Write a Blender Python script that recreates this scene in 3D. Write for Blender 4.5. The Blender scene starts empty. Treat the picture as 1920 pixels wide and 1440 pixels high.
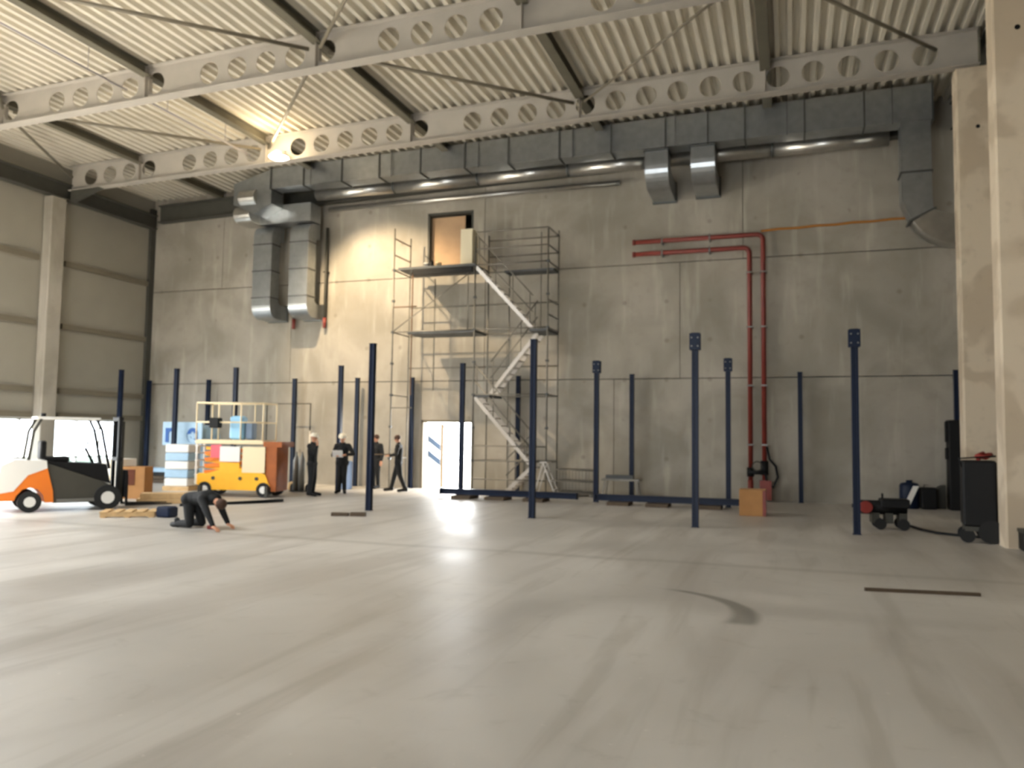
import bpy, bmesh, math, random
from mathutils import Vector, Matrix
random.seed(7)
SC = bpy.context.scene
C = SC.collection
PI = math.pi

# ------------------------------------------------------------------ camera
cam_d = bpy.data.cameras.new('camera'); cam = bpy.data.objects.new('camera', cam_d); C.objects.link(cam)
cam_d.sensor_width = 36; cam_d.lens = 28.08; cam_d.clip_end = 500
cam_d.dof.use_dof = True; cam_d.dof.focus_distance = 1.2; cam_d.dof.aperture_fstop = 8.0   # the photograph is softly out of focus throughout
Rv = Vector((0.944592, 0.327952, 0.013891)); Uv = Vector((0.009000, -0.068180, 0.997632)); Fv = Vector((-0.328122, 0.942231, 0.067354))
M3 = Matrix((Rv, Uv, -Fv)).transposed()
cam.matrix_world = Matrix.Translation((0, 0, 1.7)) @ M3.to_4x4()
SC.camera = cam

# ------------------------------------------------------------------ world, light, exposure
w = bpy.data.worlds.new('sky'); SC.world = w; w.use_nodes = True
bg = w.node_tree.nodes['Background']; bg.inputs[0].default_value = (0.93, 0.97, 1.0, 1); bg.inputs[1].default_value = 13.8
vs = SC.view_settings; vs.view_transform = 'Standard'; vs.look = 'None'; vs.gamma = 1; vs.use_curve_mapping = False
vs.exposure = 0.12

def area(name, loc, direction, sx, sy, power, color):
    l = bpy.data.lights.new(name, 'AREA'); l.shape = 'RECTANGLE'; l.size = sx; l.size_y = sy; l.energy = power; l.color = color
    o = bpy.data.objects.new(name, l); C.objects.link(o); o.location = loc
    o.rotation_euler = Vector(direction).to_track_quat('-Z', 'Y').to_euler()
    return o
# daylight entering by the open gate in the left wall (beside the camera) and by the gate behind the camera
RL = (-19.4, -12.2, 3.2, 9.8)      # unseen roof opening, added to brighten the left floor: x0, x1, y0, y1
def portal(name, loc, direction, sx, sy):
    o = area(name, loc, direction, sx, sy, 1, (1, 1, 1)); o.data.cycles.is_portal = True
portal('left_gate_portal', (-23.28, 11.0, 2.45), (1, 0, 0), 10.0, 4.9)
portal('rear_gate_portal', (-6, -8.05, 2.2), (0, 1, 0), 6, 4.4)
portal('roof_light_portal', ((RL[0]+RL[1])/2, (RL[2]+RL[3])/2, 11.35), (0, 0, -1), RL[1]-RL[0], RL[3]-RL[2])
portal('glazing_portal', (-23.27, 20.1, 1.1), (1, 0, 0), 6.1, 2.2)
area('daylight_back_door', (-10.5, 25.6, 1.25), (-0.3, -1, -0.45), 1.6, 2.0, 260, (1.0, 0.99, 0.97))
sun_d = bpy.data.lights.new('sun', 'SUN'); sun_d.energy = 62; sun_d.angle = .02; sun_d.color = (1, .93, .82)
sun_o = bpy.data.objects.new('sun', sun_d); C.objects.link(sun_o); sun_o.rotation_euler = Vector((-.25, .15, -1)).to_track_quat('-Z', 'Y').to_euler()

# ------------------------------------------------------------------ materials
def lin(c):
    return tuple(((v/255)/12.92 if v/255 <= 0.04045 else ((v/255+0.055)/1.055)**2.4) for v in c)
def mat(name, rgb, rough=0.6, metal=0.0, noise=0.0, nscale=4.0, bump=0.0, spec=0.5):
    m = bpy.data.materials.new(name); m.use_nodes = True; nt = m.node_tree; b = nt.nodes['Principled BSDF']
    col = lin(rgb); b.inputs['Base Color'].default_value = (*col, 1); b.inputs['Roughness'].default_value = rough
    b.inputs['Metallic'].default_value = metal; b.inputs['Specular IOR Level'].default_value = spec
    tc = nt.nodes.new('ShaderNodeTexCoord'); nz = nt.nodes.new('ShaderNodeTexNoise')
    nz.inputs['Scale'].default_value = nscale; nz.inputs['Detail'].default_value = 5
    nt.links.new(tc.outputs['Object'], nz.inputs['Vector'])
    if noise:
        cr = nt.nodes.new('ShaderNodeValToRGB'); cr.color_ramp.elements[0].position = .3; cr.color_ramp.elements[1].position = .7
        cr.color_ramp.elements[0].color = (*[v*(1-noise) for v in col], 1); cr.color_ramp.elements[1].color = (*[min(1, v*(1+noise)) for v in col], 1)
        nt.links.new(nz.outputs['Fac'], cr.inputs['Fac']); nt.links.new(cr.outputs['Color'], b.inputs['Base Color'])
    if bump:
        bp = nt.nodes.new('ShaderNodeBump'); bp.inputs['Strength'].default_value = bump; bp.inputs['Distance'].default_value = .02
        nt.links.new(nz.outputs['Fac'], bp.inputs['Height']); nt.links.new(bp.outputs['Normal'], b.inputs['Normal'])
    return m

class NG:      # small helper for node graphs
    def __init__(s, m): s.nt = m.node_tree
    def n(s, t, **k):
        o = s.nt.nodes.new(t)
        for a, v in k.items(): setattr(o, a, v)
        return o
    def l(s, a, b): s.nt.links.new(a, b)
    def m(s, op, a, b=None, c=None):
        o = s.n('ShaderNodeMath', operation=op)
        for i, v in enumerate((a, b, c)):
            if v is None: continue
            if isinstance(v, (int, float)): o.inputs[i].default_value = v
            else: s.l(v, o.inputs[i])
        return o.outputs[0]
    def mapr(s, v, a, b, c=0, d=1):
        o = s.n('ShaderNodeMapRange'); o.interpolation_type = 'SMOOTHSTEP'
        s.l(v, o.inputs[0]); o.inputs[1].default_value = a; o.inputs[2].default_value = b; o.inputs[3].default_value = c; o.inputs[4].default_value = d
        return o.outputs[0]
    def noise(s, vec, scale, detail=5, dist=0, rough=.5):
        o = s.n('ShaderNodeTexNoise'); s.l(vec, o.inputs['Vector']); o.inputs['Scale'].default_value = scale
        o.inputs['Detail'].default_value = detail; o.inputs['Distortion'].default_value = dist; o.inputs['Roughness'].default_value = rough
        return o.outputs['Fac']
    def mix(s, f, a, b):
        o = s.n('ShaderNodeMix', data_type='RGBA')
        if isinstance(f, (int, float)): o.inputs[0].default_value = f
        else: s.l(f, o.inputs[0])
        for k, v in ((6, a), (7, b)):
            if isinstance(v, tuple): o.inputs[k].default_value = (*v, 1)
            else: s.l(v, o.inputs[k])
        return o.outputs[2]
    def mapping(s, vec, sc=(1, 1, 1), rot=(0, 0, 0)):
        o = s.n('ShaderNodeMapping'); s.l(vec, o.inputs['Vector']); o.inputs['Scale'].default_value = sc; o.inputs['Rotation'].default_value = rot
        return o.outputs[0]

def wall_concrete():
    m = mat('wall_concrete', (184, 178, 167), .85); g = NG(m); b = g.nt.nodes['Principled BSDF']
    tc = g.n('ShaderNodeTexCoord').outputs['Object']
    a = g.noise(tc, .45, 6, .6); f = g.noise(tc, 3.5, 6, .3, .6); st = g.noise(g.mapping(tc, (2.5, 1, .35)), 1.2, 4)
    col = g.mix(g.mapr(a, .32, .7), lin((142, 136, 124)), lin((170, 163, 151)))
    col = g.mix(g.m('MULTIPLY', g.mapr(f, .5, .8), .35), col, lin((140, 132, 116)))
    col = g.mix(g.m('MULTIPLY', g.mapr(st, .52, .75), .3), col, lin((206, 200, 186)))
    # formwork tie marks on a loose lattice
    s = g.n('ShaderNodeSeparateXYZ'); g.l(tc, s.inputs[0])
    def cell(v, p, o):
        q = g.m('FRACT', g.m('DIVIDE', g.m('ADD', v, o), p)); return g.m('MULTIPLY', g.m('SUBTRACT', q, .5), p)
    dx = cell(s.outputs[0], 1.28, .3); dz = cell(s.outputs[2], 1.19, .65)
    d = g.m('SQRT', g.m('ADD', g.m('MULTIPLY', dx, dx), g.m('MULTIPLY', dz, dz)))
    sel = g.mapr(g.noise(tc, .9, 1), .52, .6)
    dot = g.m('MULTIPLY', g.mapr(d, .10, .03), g.m('MULTIPLY', sel, .32))
    col = g.mix(dot, col, lin((84, 76, 64)))
    g.l(col, b.inputs['Base Color'])
    bp = g.n('ShaderNodeBump'); bp.inputs['Strength'].default_value = .15; bp.inputs['Distance'].default_value = .02
    g.l(f, bp.inputs['Height']); g.l(bp.outputs[0], b.inputs['Normal'])
    return m

def floor_concrete():
    m = mat('floor_concrete', (186, 178, 166), .5); g = NG(m); b = g.nt.nodes['Principled BSDF']
    tc = g.n('ShaderNodeTexCoord').outputs['Object']
    s = g.n('ShaderNodeSeparateXYZ'); g.l(tc, s.inputs[0]); X, Y = s.outputs[0], s.outputs[1]
    big = g.noise(tc, .28, 4, .8); fine = g.noise(tc, 2.6, 6, .5, .6); sp = g.noise(tc, 14, 3)
    # swirling trowel / tyre tracks: streaks stretched along curved paths
    sw = g.noise(g.mapping(tc, (1.1, .17, 1), (0, 0, -.45)), .9, 5, .9)
    sw2 = g.noise(g.mapping(tc, (2.4, .2, 1), (0, 0, -.75)), 1.1, 4, .5)
    col = g.mix(g.mapr(big, .33, .68), lin((172, 167, 159)), lin((198, 193, 185)))
    col = g.mix(g.m('MULTIPLY', g.mapr(sw, .47, .63), .45), col, lin((152, 145, 136)))
    col = g.mix(g.m('MULTIPLY', g.mapr(sw2, .54, .68), .3), col, lin((128, 121, 108)))
    col = g.mix(g.m('MULTIPLY', g.mapr(fine, .56, .75), .22), col, lin((124, 117, 104)))
    col = g.mix(g.m('MULTIPLY', g.mapr(sp, .68, .78), .25), col, lin((225, 220, 210)))
    # dark curved scuff mark
    dx = g.m('SUBTRACT', X, -1.62); dy = g.m('SUBTRACT', Y, 8.18)
    d = g.m('SQRT', g.m('ADD', g.m('MULTIPLY', dx, dx), g.m('MULTIPLY', dy, dy)))
    wd = g.mapr(Y, 9.5, 8.0, .05, .15)
    ring = g.m('SUBTRACT', 1, g.mapr(g.m('DIVIDE', g.m('ABSOLUTE', g.m('SUBTRACT', d, 1.2)), wd), .5, 1.3))
    ring = g.m('MULTIPLY', ring, g.m('MULTIPLY', g.mapr(X, -1.5, -1.1), g.mapr(Y, 7.75, 7.95)))
    col = g.mix(g.m('MULTIPLY', ring, .6), col, lin((84, 80, 68)))
    # screed joint running parallel to the back wall
    j = g.m('ABSOLUTE', g.m('SUBTRACT', g.m('ADD', Y, g.m('MULTIPLY', big, .3)), 11.6))
    col = g.mix(g.m('MULTIPLY', g.mapr(j, .22, .02), .3), col, lin((112, 106, 94)))
    g.l(col, b.inputs['Base Color'])
    g.l(g.mapr(big, .3, .7, .38, .5), b.inputs['Roughness'])
    return m

def column_concrete():
    m = mat('column_concrete', (196, 178, 150), .85); g = NG(m); b = g.nt.nodes['Principled BSDF']
    tc = g.n('ShaderNodeTexCoord').outputs['Object']
    a = g.noise(tc, 1.1, 3, .4, .4)
    col = g.mix(g.mapr(a, .45, .56), lin((192, 176, 153)), lin((212, 197, 174)))
    f = g.noise(tc, 5, 5)
    col = g.mix(g.m('MULTIPLY', g.mapr(f, .55, .8), .25), col, lin((150, 136, 116)))
    g.l(col, b.inputs['Base Color'])
    return m

def glass_mat():
    m = bpy.data.materials.new('clear_glass'); m.use_nodes = True; nt = m.node_tree
    for n in list(nt.nodes): nt.nodes.remove(n)
    o = nt.nodes.new('ShaderNodeOutputMaterial'); mx = nt.nodes.new('ShaderNodeMixShader'); t = nt.nodes.new('ShaderNodeBsdfTransparent'); gl = nt.nodes.new('ShaderNodeBsdfGlossy')
    t.inputs[0].default_value = (.92, .96, 1, 1); gl.inputs['Roughness'].default_value = .05; mx.inputs[0].default_value = .07
    nt.links.new(t.outputs[0], mx.inputs[1]); nt.links.new(gl.outputs[0], mx.inputs[2]); nt.links.new(mx.outputs[0], o.inputs[0])
    return m

W = {}
W['wall'] = wall_concrete(); W['floor'] = floor_concrete(); W['column'] = column_concrete(); W['glass'] = glass_mat()
W['panel'] = mat('cream_wall_panel', (152, 147, 135), .6, noise=.05, nscale=.8)
W['rail'] = mat('wall_rail_grey', (118, 110, 94), .6)
W['deck'] = mat('roof_deck_painted', (216, 209, 193), .5, noise=.04, nscale=1.5)
W['girder'] = mat('girder_paint', (170, 164, 154), .5, noise=.06, nscale=2)
W['purlin'] = mat('purlin_steel', (98, 93, 78), .6, noise=.08, nscale=3)
W['dark_beam'] = mat('dark_edge_steel', (70, 69, 62), .6, noise=.1, nscale=3)
W['rod'] = mat('brace_steel', (120, 112, 96), .5)
W['conduit'] = mat('conduit_grey', (170, 164, 164), .5)
W['galv'] = mat('galvanised_sheet', (168, 172, 174), .32, .85, noise=.1, nscale=5, bump=.05)
W['galv_seam'] = mat('duct_flange', (96, 98, 96), .45, .7)
W['galv_pipe'] = mat('galvanised_spiral_pipe', (186, 184, 178), .28, .85, noise=.08, nscale=6)
W['blue'] = mat('navy_blue_steel', (14, 28, 52), .45, noise=.15, nscale=2, spec=.25)
W['pipe_red'] = mat('red_pipe_paint', (120, 44, 34), .45, noise=.1, nscale=4)
W['orange_line'] = mat('orange_cable', (176, 116, 46), .6)
W['scaf'] = mat('scaffold_galvanised', (124, 120, 112), .45, .5, noise=.15, nscale=8)
W['scaf_rust'] = mat('scaffold_brown', (112, 82, 60), .6, .2)
W['scaf_deck'] = mat('scaffold_deck', (78, 80, 80), .6, noise=.1, nscale=4)
W['alu'] = mat('aluminium', (196, 190, 182), .35, .6)
W['black'] = mat('black_plastic', (12, 12, 13), .6, spec=.3)
W['charcoal'] = mat('charcoal_paint', (62, 60, 52), .55, noise=.08, nscale=3)
W['rubber'] = mat('tyre_rubber', (24, 24, 24), .8)
W['white'] = mat('white_paint', (226, 224, 218), .45)
W['orange'] = mat('orange_paint', (226, 120, 34), .4)
W['rust'] = mat('brown_orange_paint', (158, 84, 30), .5, noise=.12, nscale=5)  # yellow lift's end in shade: the darkening is put into this colour
W['yellow'] = mat('yellow_paint', (246, 182, 44), .4, noise=.04, nscale=3)
W['cream'] = mat('cream_rail_paint', (232, 214, 176), .45)
W['card'] = mat('cardboard', (168, 122, 74), .85, noise=.06, nscale=5)
W['wood'] = mat('pine_wood', (196, 164, 118), .75, noise=.14, nscale=9)
W['darkwood'] = mat('dark_wood', (82, 68, 52), .8, noise=.15, nscale=9)
W['ply'] = mat('plywood', (184, 152, 118), .75, noise=.1, nscale=2)
W['wrap'] = mat('pale_blue_wrap', (158, 190, 214), .35, noise=.05, nscale=6)
W['lblue'] = mat('bright_blue_print', (14, 84, 160), .5)
W['red'] = mat('red_plastic', (140, 44, 36), .5)
W['pink'] = mat('pink_red_plastic', (226, 96, 108), .5)
W['skin'] = mat('skin', (196, 142, 112), .6)
W['cloth'] = mat('dark_workwear', (17, 18, 20), .85, noise=.1, nscale=20)
W['cloth_grey'] = mat('charcoal_trousers', (34, 35, 38), .85, noise=.1, nscale=20)
W['hair'] = mat('brown_hair', (72, 50, 38), .8)
W['paper'] = mat('paper', (232, 232, 230), .8)
W['helmet'] = mat('cream_helmet', (230, 222, 202), .4)
W['leaf'] = mat('hedge_leaf', (62, 74, 66), .8, noise=.3, nscale=8)
W['paving'] = mat('yard_paving', (186, 184, 178), .8, noise=.05, nscale=2)
W['lblueframe'] = mat('blue_stripe', (22, 50, 76), .5)
W['steel'] = mat('dull_steel', (128, 128, 124), .4, .6)
lampm = mat('lamp_glow', (255, 244, 220), .3); b_ = lampm.node_tree.nodes['Principled BSDF']
b_.inputs['Emission Color'].default_value = (1, .88, .66, 1); b_.inputs['Emission Strength'].default_value = 60
W['lamp'] = lampm

# ------------------------------------------------------------------ mesh builder
class MB:
    def __init__(s): s.v = []; s.f = []; s.sm = []
    def add(s, vs, fs, smooth=False, M=None):
        o = len(s.v); s.v += [tuple((M @ Vector(v)) if M else v) for v in vs]
        s.f += [tuple(i+o for i in f) for f in fs]; s.sm += [smooth]*len(fs); return s
    def box(s, x0, x1, y0, y1, z0, z1, M=None):
        vs = [(x, y, z) for z in (z0, z1) for y in (y0, y1) for x in (x0, x1)]
        return s.add(vs, [(0, 2, 3, 1), (4, 5, 7, 6), (0, 1, 5, 4), (2, 6, 7, 3), (0, 4, 6, 2), (1, 3, 7, 5)], M=M)
    def bbox(s, x0, x1, y0, y1, z0, z1, b=.02, M=None):      # box with chamfered vertical + top edges
        pts = [(x0+b, y0), (x1-b, y0), (x1, y0+b), (x1, y1-b), (x1-b, y1), (x0+b, y1), (x0, y1-b), (x0, y0+b)]
        cx, cy = (x0+x1)/2, (y0+y1)/2
        def ins(p): return (p[0]+(b if p[0] < cx else -b), p[1]+(b if p[1] < cy else -b))
        vs = [(*ins(p), z0) for p in pts]+[(*p, z0+b) for p in pts]+[(*p, z1-b) for p in pts]+[(*ins(p), z1) for p in pts]
        fs = [tuple(range(7, -1, -1)), tuple(range(24, 32))]
        for k in range(3):
            for i in range(8): j = (i+1) % 8; fs.append((k*8+i, k*8+j, k*8+8+j, k*8+8+i))
        return s.add(vs, fs, M=M)
    def prism(s, pts, a0, a1, axis='y', M=None, smooth=False):   # closed outline extruded along an axis
        n = len(pts)
        def mk(p, a): return {'y': (p[0], a, p[1]), 'x': (a, p[0], p[1]), 'z': (p[0], p[1], a)}[axis]
        vs = [mk(p, a0) for p in pts]+[mk(p, a1) for p in pts]
        fs = [tuple(range(n-1, -1, -1)), tuple(range(n, 2*n))]
        o = len(s.v); s.add(vs, fs, M=M)
        s.f += [(o+i, o+(i+1) % n, o+n+(i+1) % n, o+n+i) for i in range(n)]; s.sm += [smooth]*n
        return s
    def tube(s, pts, r, n=8, M=None, cap=True):
        pts = [Vector(p) for p in pts]; rs = r if isinstance(r, (list, tuple)) else [r]*len(pts)
        rings = []; up = None
        for i, p in enumerate(pts):
            t = ((pts[i+1]-p).normalized() if i < len(pts)-1 else Vector((0, 0, 0)))+((p-pts[i-1]).normalized() if i else Vector((0, 0, 0)))
            t.normalize()
            if up is None: up = Vector((0, 0, 1)) if abs(t.z) < .9 else Vector((1, 0, 0))
            a = t.cross(up).normalized(); bb = a.cross(t).normalized(); up = bb
            sc = 1.0
            if 0 < i < len(pts)-1:
                c = (pts[i+1]-p).normalized().dot(t); sc = 1/max(.5, c)
            rings.append([tuple(p+(a*math.cos(2*PI*k/n)+bb*math.sin(2*PI*k/n))*rs[i]*(1 if sc == 1 else (1+(sc-1)*.5))) for k in range(n)])
        vs = [q for rg in rings for q in rg]; o = len(s.v)
        fs = []
        for i in range(len(pts)-1):
            for k in range(n): fs.append((i*n+k, i*n+(k+1) % n, (i+1)*n+(k+1) % n, (i+1)*n+k))
        s.add(vs, fs, True, M)
        if cap:
            s.f += [tuple(o+k for k in range(n-1, -1, -1)), tuple(o+(len(pts)-1)*n+k for k in range(n))]; s.sm += [False, False]
        return s
    def bar(s, a, b, wd, ht, M=None):     # rectangular bar between two points
        a = Vector(a); b = Vector(b); t = (b-a).normalized(); up = Vector((0, 0, 1)) if abs(t.z) < .95 else Vector((0, 1, 0))
        x = t.cross(up).normalized()*wd/2; z = x.cross(t).normalized()*ht/2
        vs = [tuple(p+q) for p in (a, b) for q in (-x-z, x-z, x+z, -x+z)]
        return s.add(vs, [(3, 2, 1, 0), (4, 5, 6, 7), (0, 1, 5, 4), (1, 2, 6, 5), (2, 3, 7, 6), (3, 0, 4, 7)], M=M)
    def lathe(s, prof, n=16, M=None):      # (r, z) profile
        vs = [(r*math.cos(2*PI*k/n), r*math.sin(2*PI*k/n), z) for r, z in prof for k in range(n)]
        fs = [(i*n+k, i*n+(k+1) % n, (i+1)*n+(k+1) % n, (i+1)*n+k) for i in range(len(prof)-1) for k in range(n)]
        o = len(s.v); s.add(vs, fs, True, M)
        s.f += [tuple(o+k for k in range(n-1, -1, -1)), tuple(o+(len(prof)-1)*n+k for k in range(n))]; s.sm += [False, False]
        return s
    def sweep(s, secs, smooth=True, cap=True):   # list of equal-length closed sections
        n = len(secs[0]); vs = [q for sec in secs for q in sec]; o = len(s.v)
        fs = [(i*n+k, i*n+(k+1) % n, (i+1)*n+(k+1) % n, (i+1)*n+k) for i in range(len(secs)-1) for k in range(n)]
        s.add(vs, fs, smooth)
        if cap: s.f += [tuple(o+k for k in range(n-1, -1, -1)), tuple(o+(len(secs)-1)*n+k for k in range(n))]; s.sm += [False, False]
        return s
    def build(s, name, m, parent=None, fix=True):
        me = bpy.data.meshes.new(name); me.from_pydata(s.v, [], s.f); me.polygons.foreach_set('use_smooth', s.sm); me.update()
        if fix:
            bm = bmesh.new(); bm.from_mesh(me); bmesh.ops.recalc_face_normals(bm, faces=bm.faces); bm.to_mesh(me); bm.free()
        me.materials.append(W[m] if isinstance(m, str) else m)
        o = bpy.data.objects.new(name, me); C.objects.link(o)
        if parent: o.parent = parent
        return o

def tag(o, label, cat, group=None, kind=None):
    o['label'] = label; o['category'] = cat
    if group: o['group'] = group
    if kind: o['kind'] = kind
    return o
def struct(o): o['kind'] = 'structure'; return o
def thing(name, label, cat, loc=(0, 0, 0), rz=0, group=None):
    o = bpy.data.objects.new(name, None); C.objects.link(o); o.location = loc; o.rotation_euler = (0, 0, rz); o.empty_display_size = .2
    return tag(o, label, cat, group)
def dup(root, loc, rz, label, group=None):
    r = root.copy(); C.objects.link(r); r.location = loc; r.rotation_euler = (0, 0, rz); r['label'] = label
    if group: r['group'] = group
    for ch in list(root.children):
        c = ch.copy(); C.objects.link(c); c.parent = r
        for g in list(ch.children): d = g.copy(); C.objects.link(d); d.parent = c
    return r
def T(x=0, y=0, z=0, rz=0, ry=0, rx=0):
    return Matrix.Translation((x, y, z)) @ Matrix.Rotation(rz, 4, 'Z') @ Matrix.Rotation(ry, 4, 'Y') @ Matrix.Rotation(rx, 4, 'X')

XL, XR, YB, YF = -23.2, 4.75, 24.2, -8.0
def gz(x): return 10.24+.019*x          # underside of a girder (roof falls towards the left wall)
# ================================================================== SETTING
struct(MB().box(XL-.3, XR+.3, YF-.3, YB+.35, -.25, 0).build('floor', 'floor'))
struct(MB().box(XL-60, XL-.3, -60, 60, -.3, -.03).box(XL-.3, XR+40, YB+.35, 60, -.3, -.03).build('ground_outside', 'paving'))
# back wall: three tiers of precast concrete panels with joints, a doorway below and one above
bw = MB(); DOOR = (-11.55, -9.79, 0, 2.21); UP = (-11.52, -9.86, 7.06, 9.24)
tiers = [(0, 3.55, [-19.9, -5.1]), (3.55, 7.08, [-16.82, -9.4, -3.1]), (7.08, 11.4, [-19.9, -9.45, -1.26])]
for z0, z1, js in tiers:
    xs = [XL-.3]+js+[XR+.3]
    for a, b in zip(xs, xs[1:]):
        a2, b2, c0, c1 = a+.008, b-.008, z0+(.014 if z0 else 0), z1-.014
        ops = [o for o in (DOOR, UP) if o[0] < b2 and o[1] > a2 and o[2] < c1-.1 and o[3] > c0]
        if not ops: bw.box(a2, b2, YB, YB+.28, c0, c1); continue
        o = ops[0]; p0, p1 = max(o[0], a2), min(o[1], b2)
        if p0 > a2: bw.box(a2, p0, YB, YB+.28, c0, c1)
        if p1 < b2: bw.box(p1, b2, YB, YB+.28, c0, c1)
        if o[3] < c1: bw.box(p0, p1, YB, YB+.28, o[3], c1)
        if o[2] > c0+.01: bw.box(p0, p1, YB, YB+.28, c0, o[2])
struct(bw.build('wall_back', 'wall'))
bb = MB()      # backing of the joints, leaves the doorway free
for x0, x1, z0, z1 in ((XL-.3, DOOR[0], 0, 3.6), (DOOR[1], XR+.3, 0, 3.6), (DOOR[0], DOOR[1], DOOR[3], 3.6), (XL-.3, UP[0]-.6, 3.6, 11.5), (UP[1]+.6, XR+.3, 3.6, 11.5), (UP[0]-.6, UP[1]+.6, 3.6, 7.0), (UP[0]-.6, UP[1]+.6, 9.3, 11.5)):
    bb.box(x0, x1, YB+.10, YB+.34, z0, z1)
bb.box(UP[0]-.6, UP[1]+.6, YB+1.4, YB+1.5, 6.5, 9.8); bb.box(UP[0]-.6, UP[0]-.55, YB+.3, YB+1.4, 6.9, 9.4); bb.box(UP[1]+.55, UP[1]+.6, YB+.3, YB+1.4, 6.9, 9.4)
bb.box(UP[0]-.6, UP[1]+.6, YB+.3, YB+1.4, 9.3, 9.4); bb.box(UP[0]-.6, UP[1]+.6, YB+.3, YB+1.4, 6.9, 7.0)
struct(bb.build('trim_1', 'dark_beam'))
# left wall: panels above glazing; an open gate near the camera
lw = MB()
WIN = [(17.15, 19.95), (20.25, 23.1)]
GATE = (6.0, 16.0)
lw.box(XL-.3, XL, YF-.3, GATE[0], 0, 11.4); lw.box(XL-.3, XL, GATE[0], GATE[1], 4.9, 11.4); lw.box(XL-.3, XL, GATE[1], WIN[0][0], 0, 11.4)
lw.box(XL-.3, XL, WIN[0][0], WIN[0][1], 2.17, 11.4); lw.box(XL-.3, XL, WIN[0][1], WIN[1][0], 0, 11.4)
lw.box(XL-.3, XL, WIN[1][0], WIN[1][1], 2.17, 11.4); lw.box(XL-.3, XL, WIN[1][1], YB+.3, 0, 11.4)
struct(lw.build('wall_left', 'panel'))
rl = MB()
for z in (7.38, 5.24, 3.06, 2.24):
    for y0, y1 in ((16.1, 19.25), (20.25, 24.15)): rl.box(XL, XL+.09, y0, y1, z-.09, z+.09)
struct(rl.build('trim_2', 'rail'))
struct(MB().box(XL, XL+.12, 23.95, 24.19, 0, 10.3).build('trim_3', 'dark_beam'))
struct(MB().box(XR, XR+.3, YF-.3, YB+.3, 0, 11.8).build('wall_right', 'wall'))
fw = MB(); fw.box(XL-.3, -9, YF-.3, YF, 0, 11.8).box(-3, XR+.3, YF-.3, YF, 0, 11.8).box(-9, -3, YF-.3, YF, 4.4, 11.8)
struct(fw.build('wall_front', 'wall'))
# glazing in the left wall
for k, (y0, y1) in enumerate(WIN):
    fr = MB()
    for z in (.05, 2.12): fr.box(XL-.22, XL-.08, y0, y1, z-.05, z+.05)
    n = 3
    for i in range(n+1):
        y = y0+.03+(y1-y0-.06)*i/n; fr.box(XL-.22, XL-.08, y-.03, y+.03, 0, 2.17)
    fr.box(XL-.22, XL-.08, y0, y1, .82, .87)
    o = struct(fr.build('window_%d' % (k+1), 'white'))
    MB().box(XL-.16, XL-.145, y0, y1, .05, 2.12).build('pane', 'glass', o)
# ceiling: trapezoidal roof deck, ribs running in depth
ck = MB(); x = XL-.3; prof = []
pitch = .2905
while x < XR+.3:
    for dx, dz in ((0, 0), (.10, 0), (.135, .135), (.255, .135)): prof.append((x+dx, gz(x+dx)+.86+dz))
    x += pitch
def deck(pts, y0, y1):
    vs = []
    for px, pz in pts: vs += [(px, y0, pz), (px, y1, pz)]
    ck.add(vs, [(2*i, 2*i+2, 2*i+3, 2*i+1) for i in range(len(pts)-1)])
    a, b = pts[0][0], pts[-1][0]
    ck.add([(a, y0, gz(a)+1.1), (b, y0, gz(b)+1.1), (b, y1, gz(b)+1.1), (a, y1, gz(a)+1.1)], [(0, 1, 2, 3)])
ia = min(range(len(prof)), key=lambda k: abs(prof[k][0]-RL[0])); ib = min(range(len(prof)), key=lambda k: abs(prof[k][0]-RL[1]))
deck(prof[:ia+1], YF-.3, YB+.3); deck(prof[ib:], YF-.3, YB+.3); deck(prof[ia:ib+1], YF-.3, RL[2]); deck(prof[ia:ib+1], RL[3], YB+.3)
struct(ck.build('ceiling', 'deck', fix=False))

# concrete columns
def column(x0, x1, y0, y1, z1, label, holes, m='column'):
    c = MB(); b = .025
    c.prism([(x0+b, y0), (x1-b, y0), (x1, y0+b), (x1, y1-b), (x1-b, y1), (x0+b, y1), (x0, y1-b), (x0, y0+b)], 0, z1, 'z')
    o = tag(c.build('concrete_column', m), label, 'column')
    for hx, hz in holes:
        MB().tube([(hx, y0-.004, hz), (hx, y0+.02, hz)], .045, 12).build('anchor_hole', 'black', o)
    return o
column(3.35, 4.35, 15.22, 15.72, 10.28, 'broad tan concrete column at the right edge of the frame, nearest the camera', [(3.72, 8.8)])
column(3.66, 4.45, 20.08, 20.6, 10.28, 'concrete column behind the nearest right-hand column, standing by the dark cart', [(4.08, 8.88)])
column(-23.18, -22.8, 19.35, 19.9, 9.45, 'pale concrete column on the left wall between the two glazed openings', [], 'wall')
column(-23.18, -22.8, 15.05, 15.6, 9.45, 'concrete column on the left wall beyond the left edge of the frame', [], 'wall')

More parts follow.
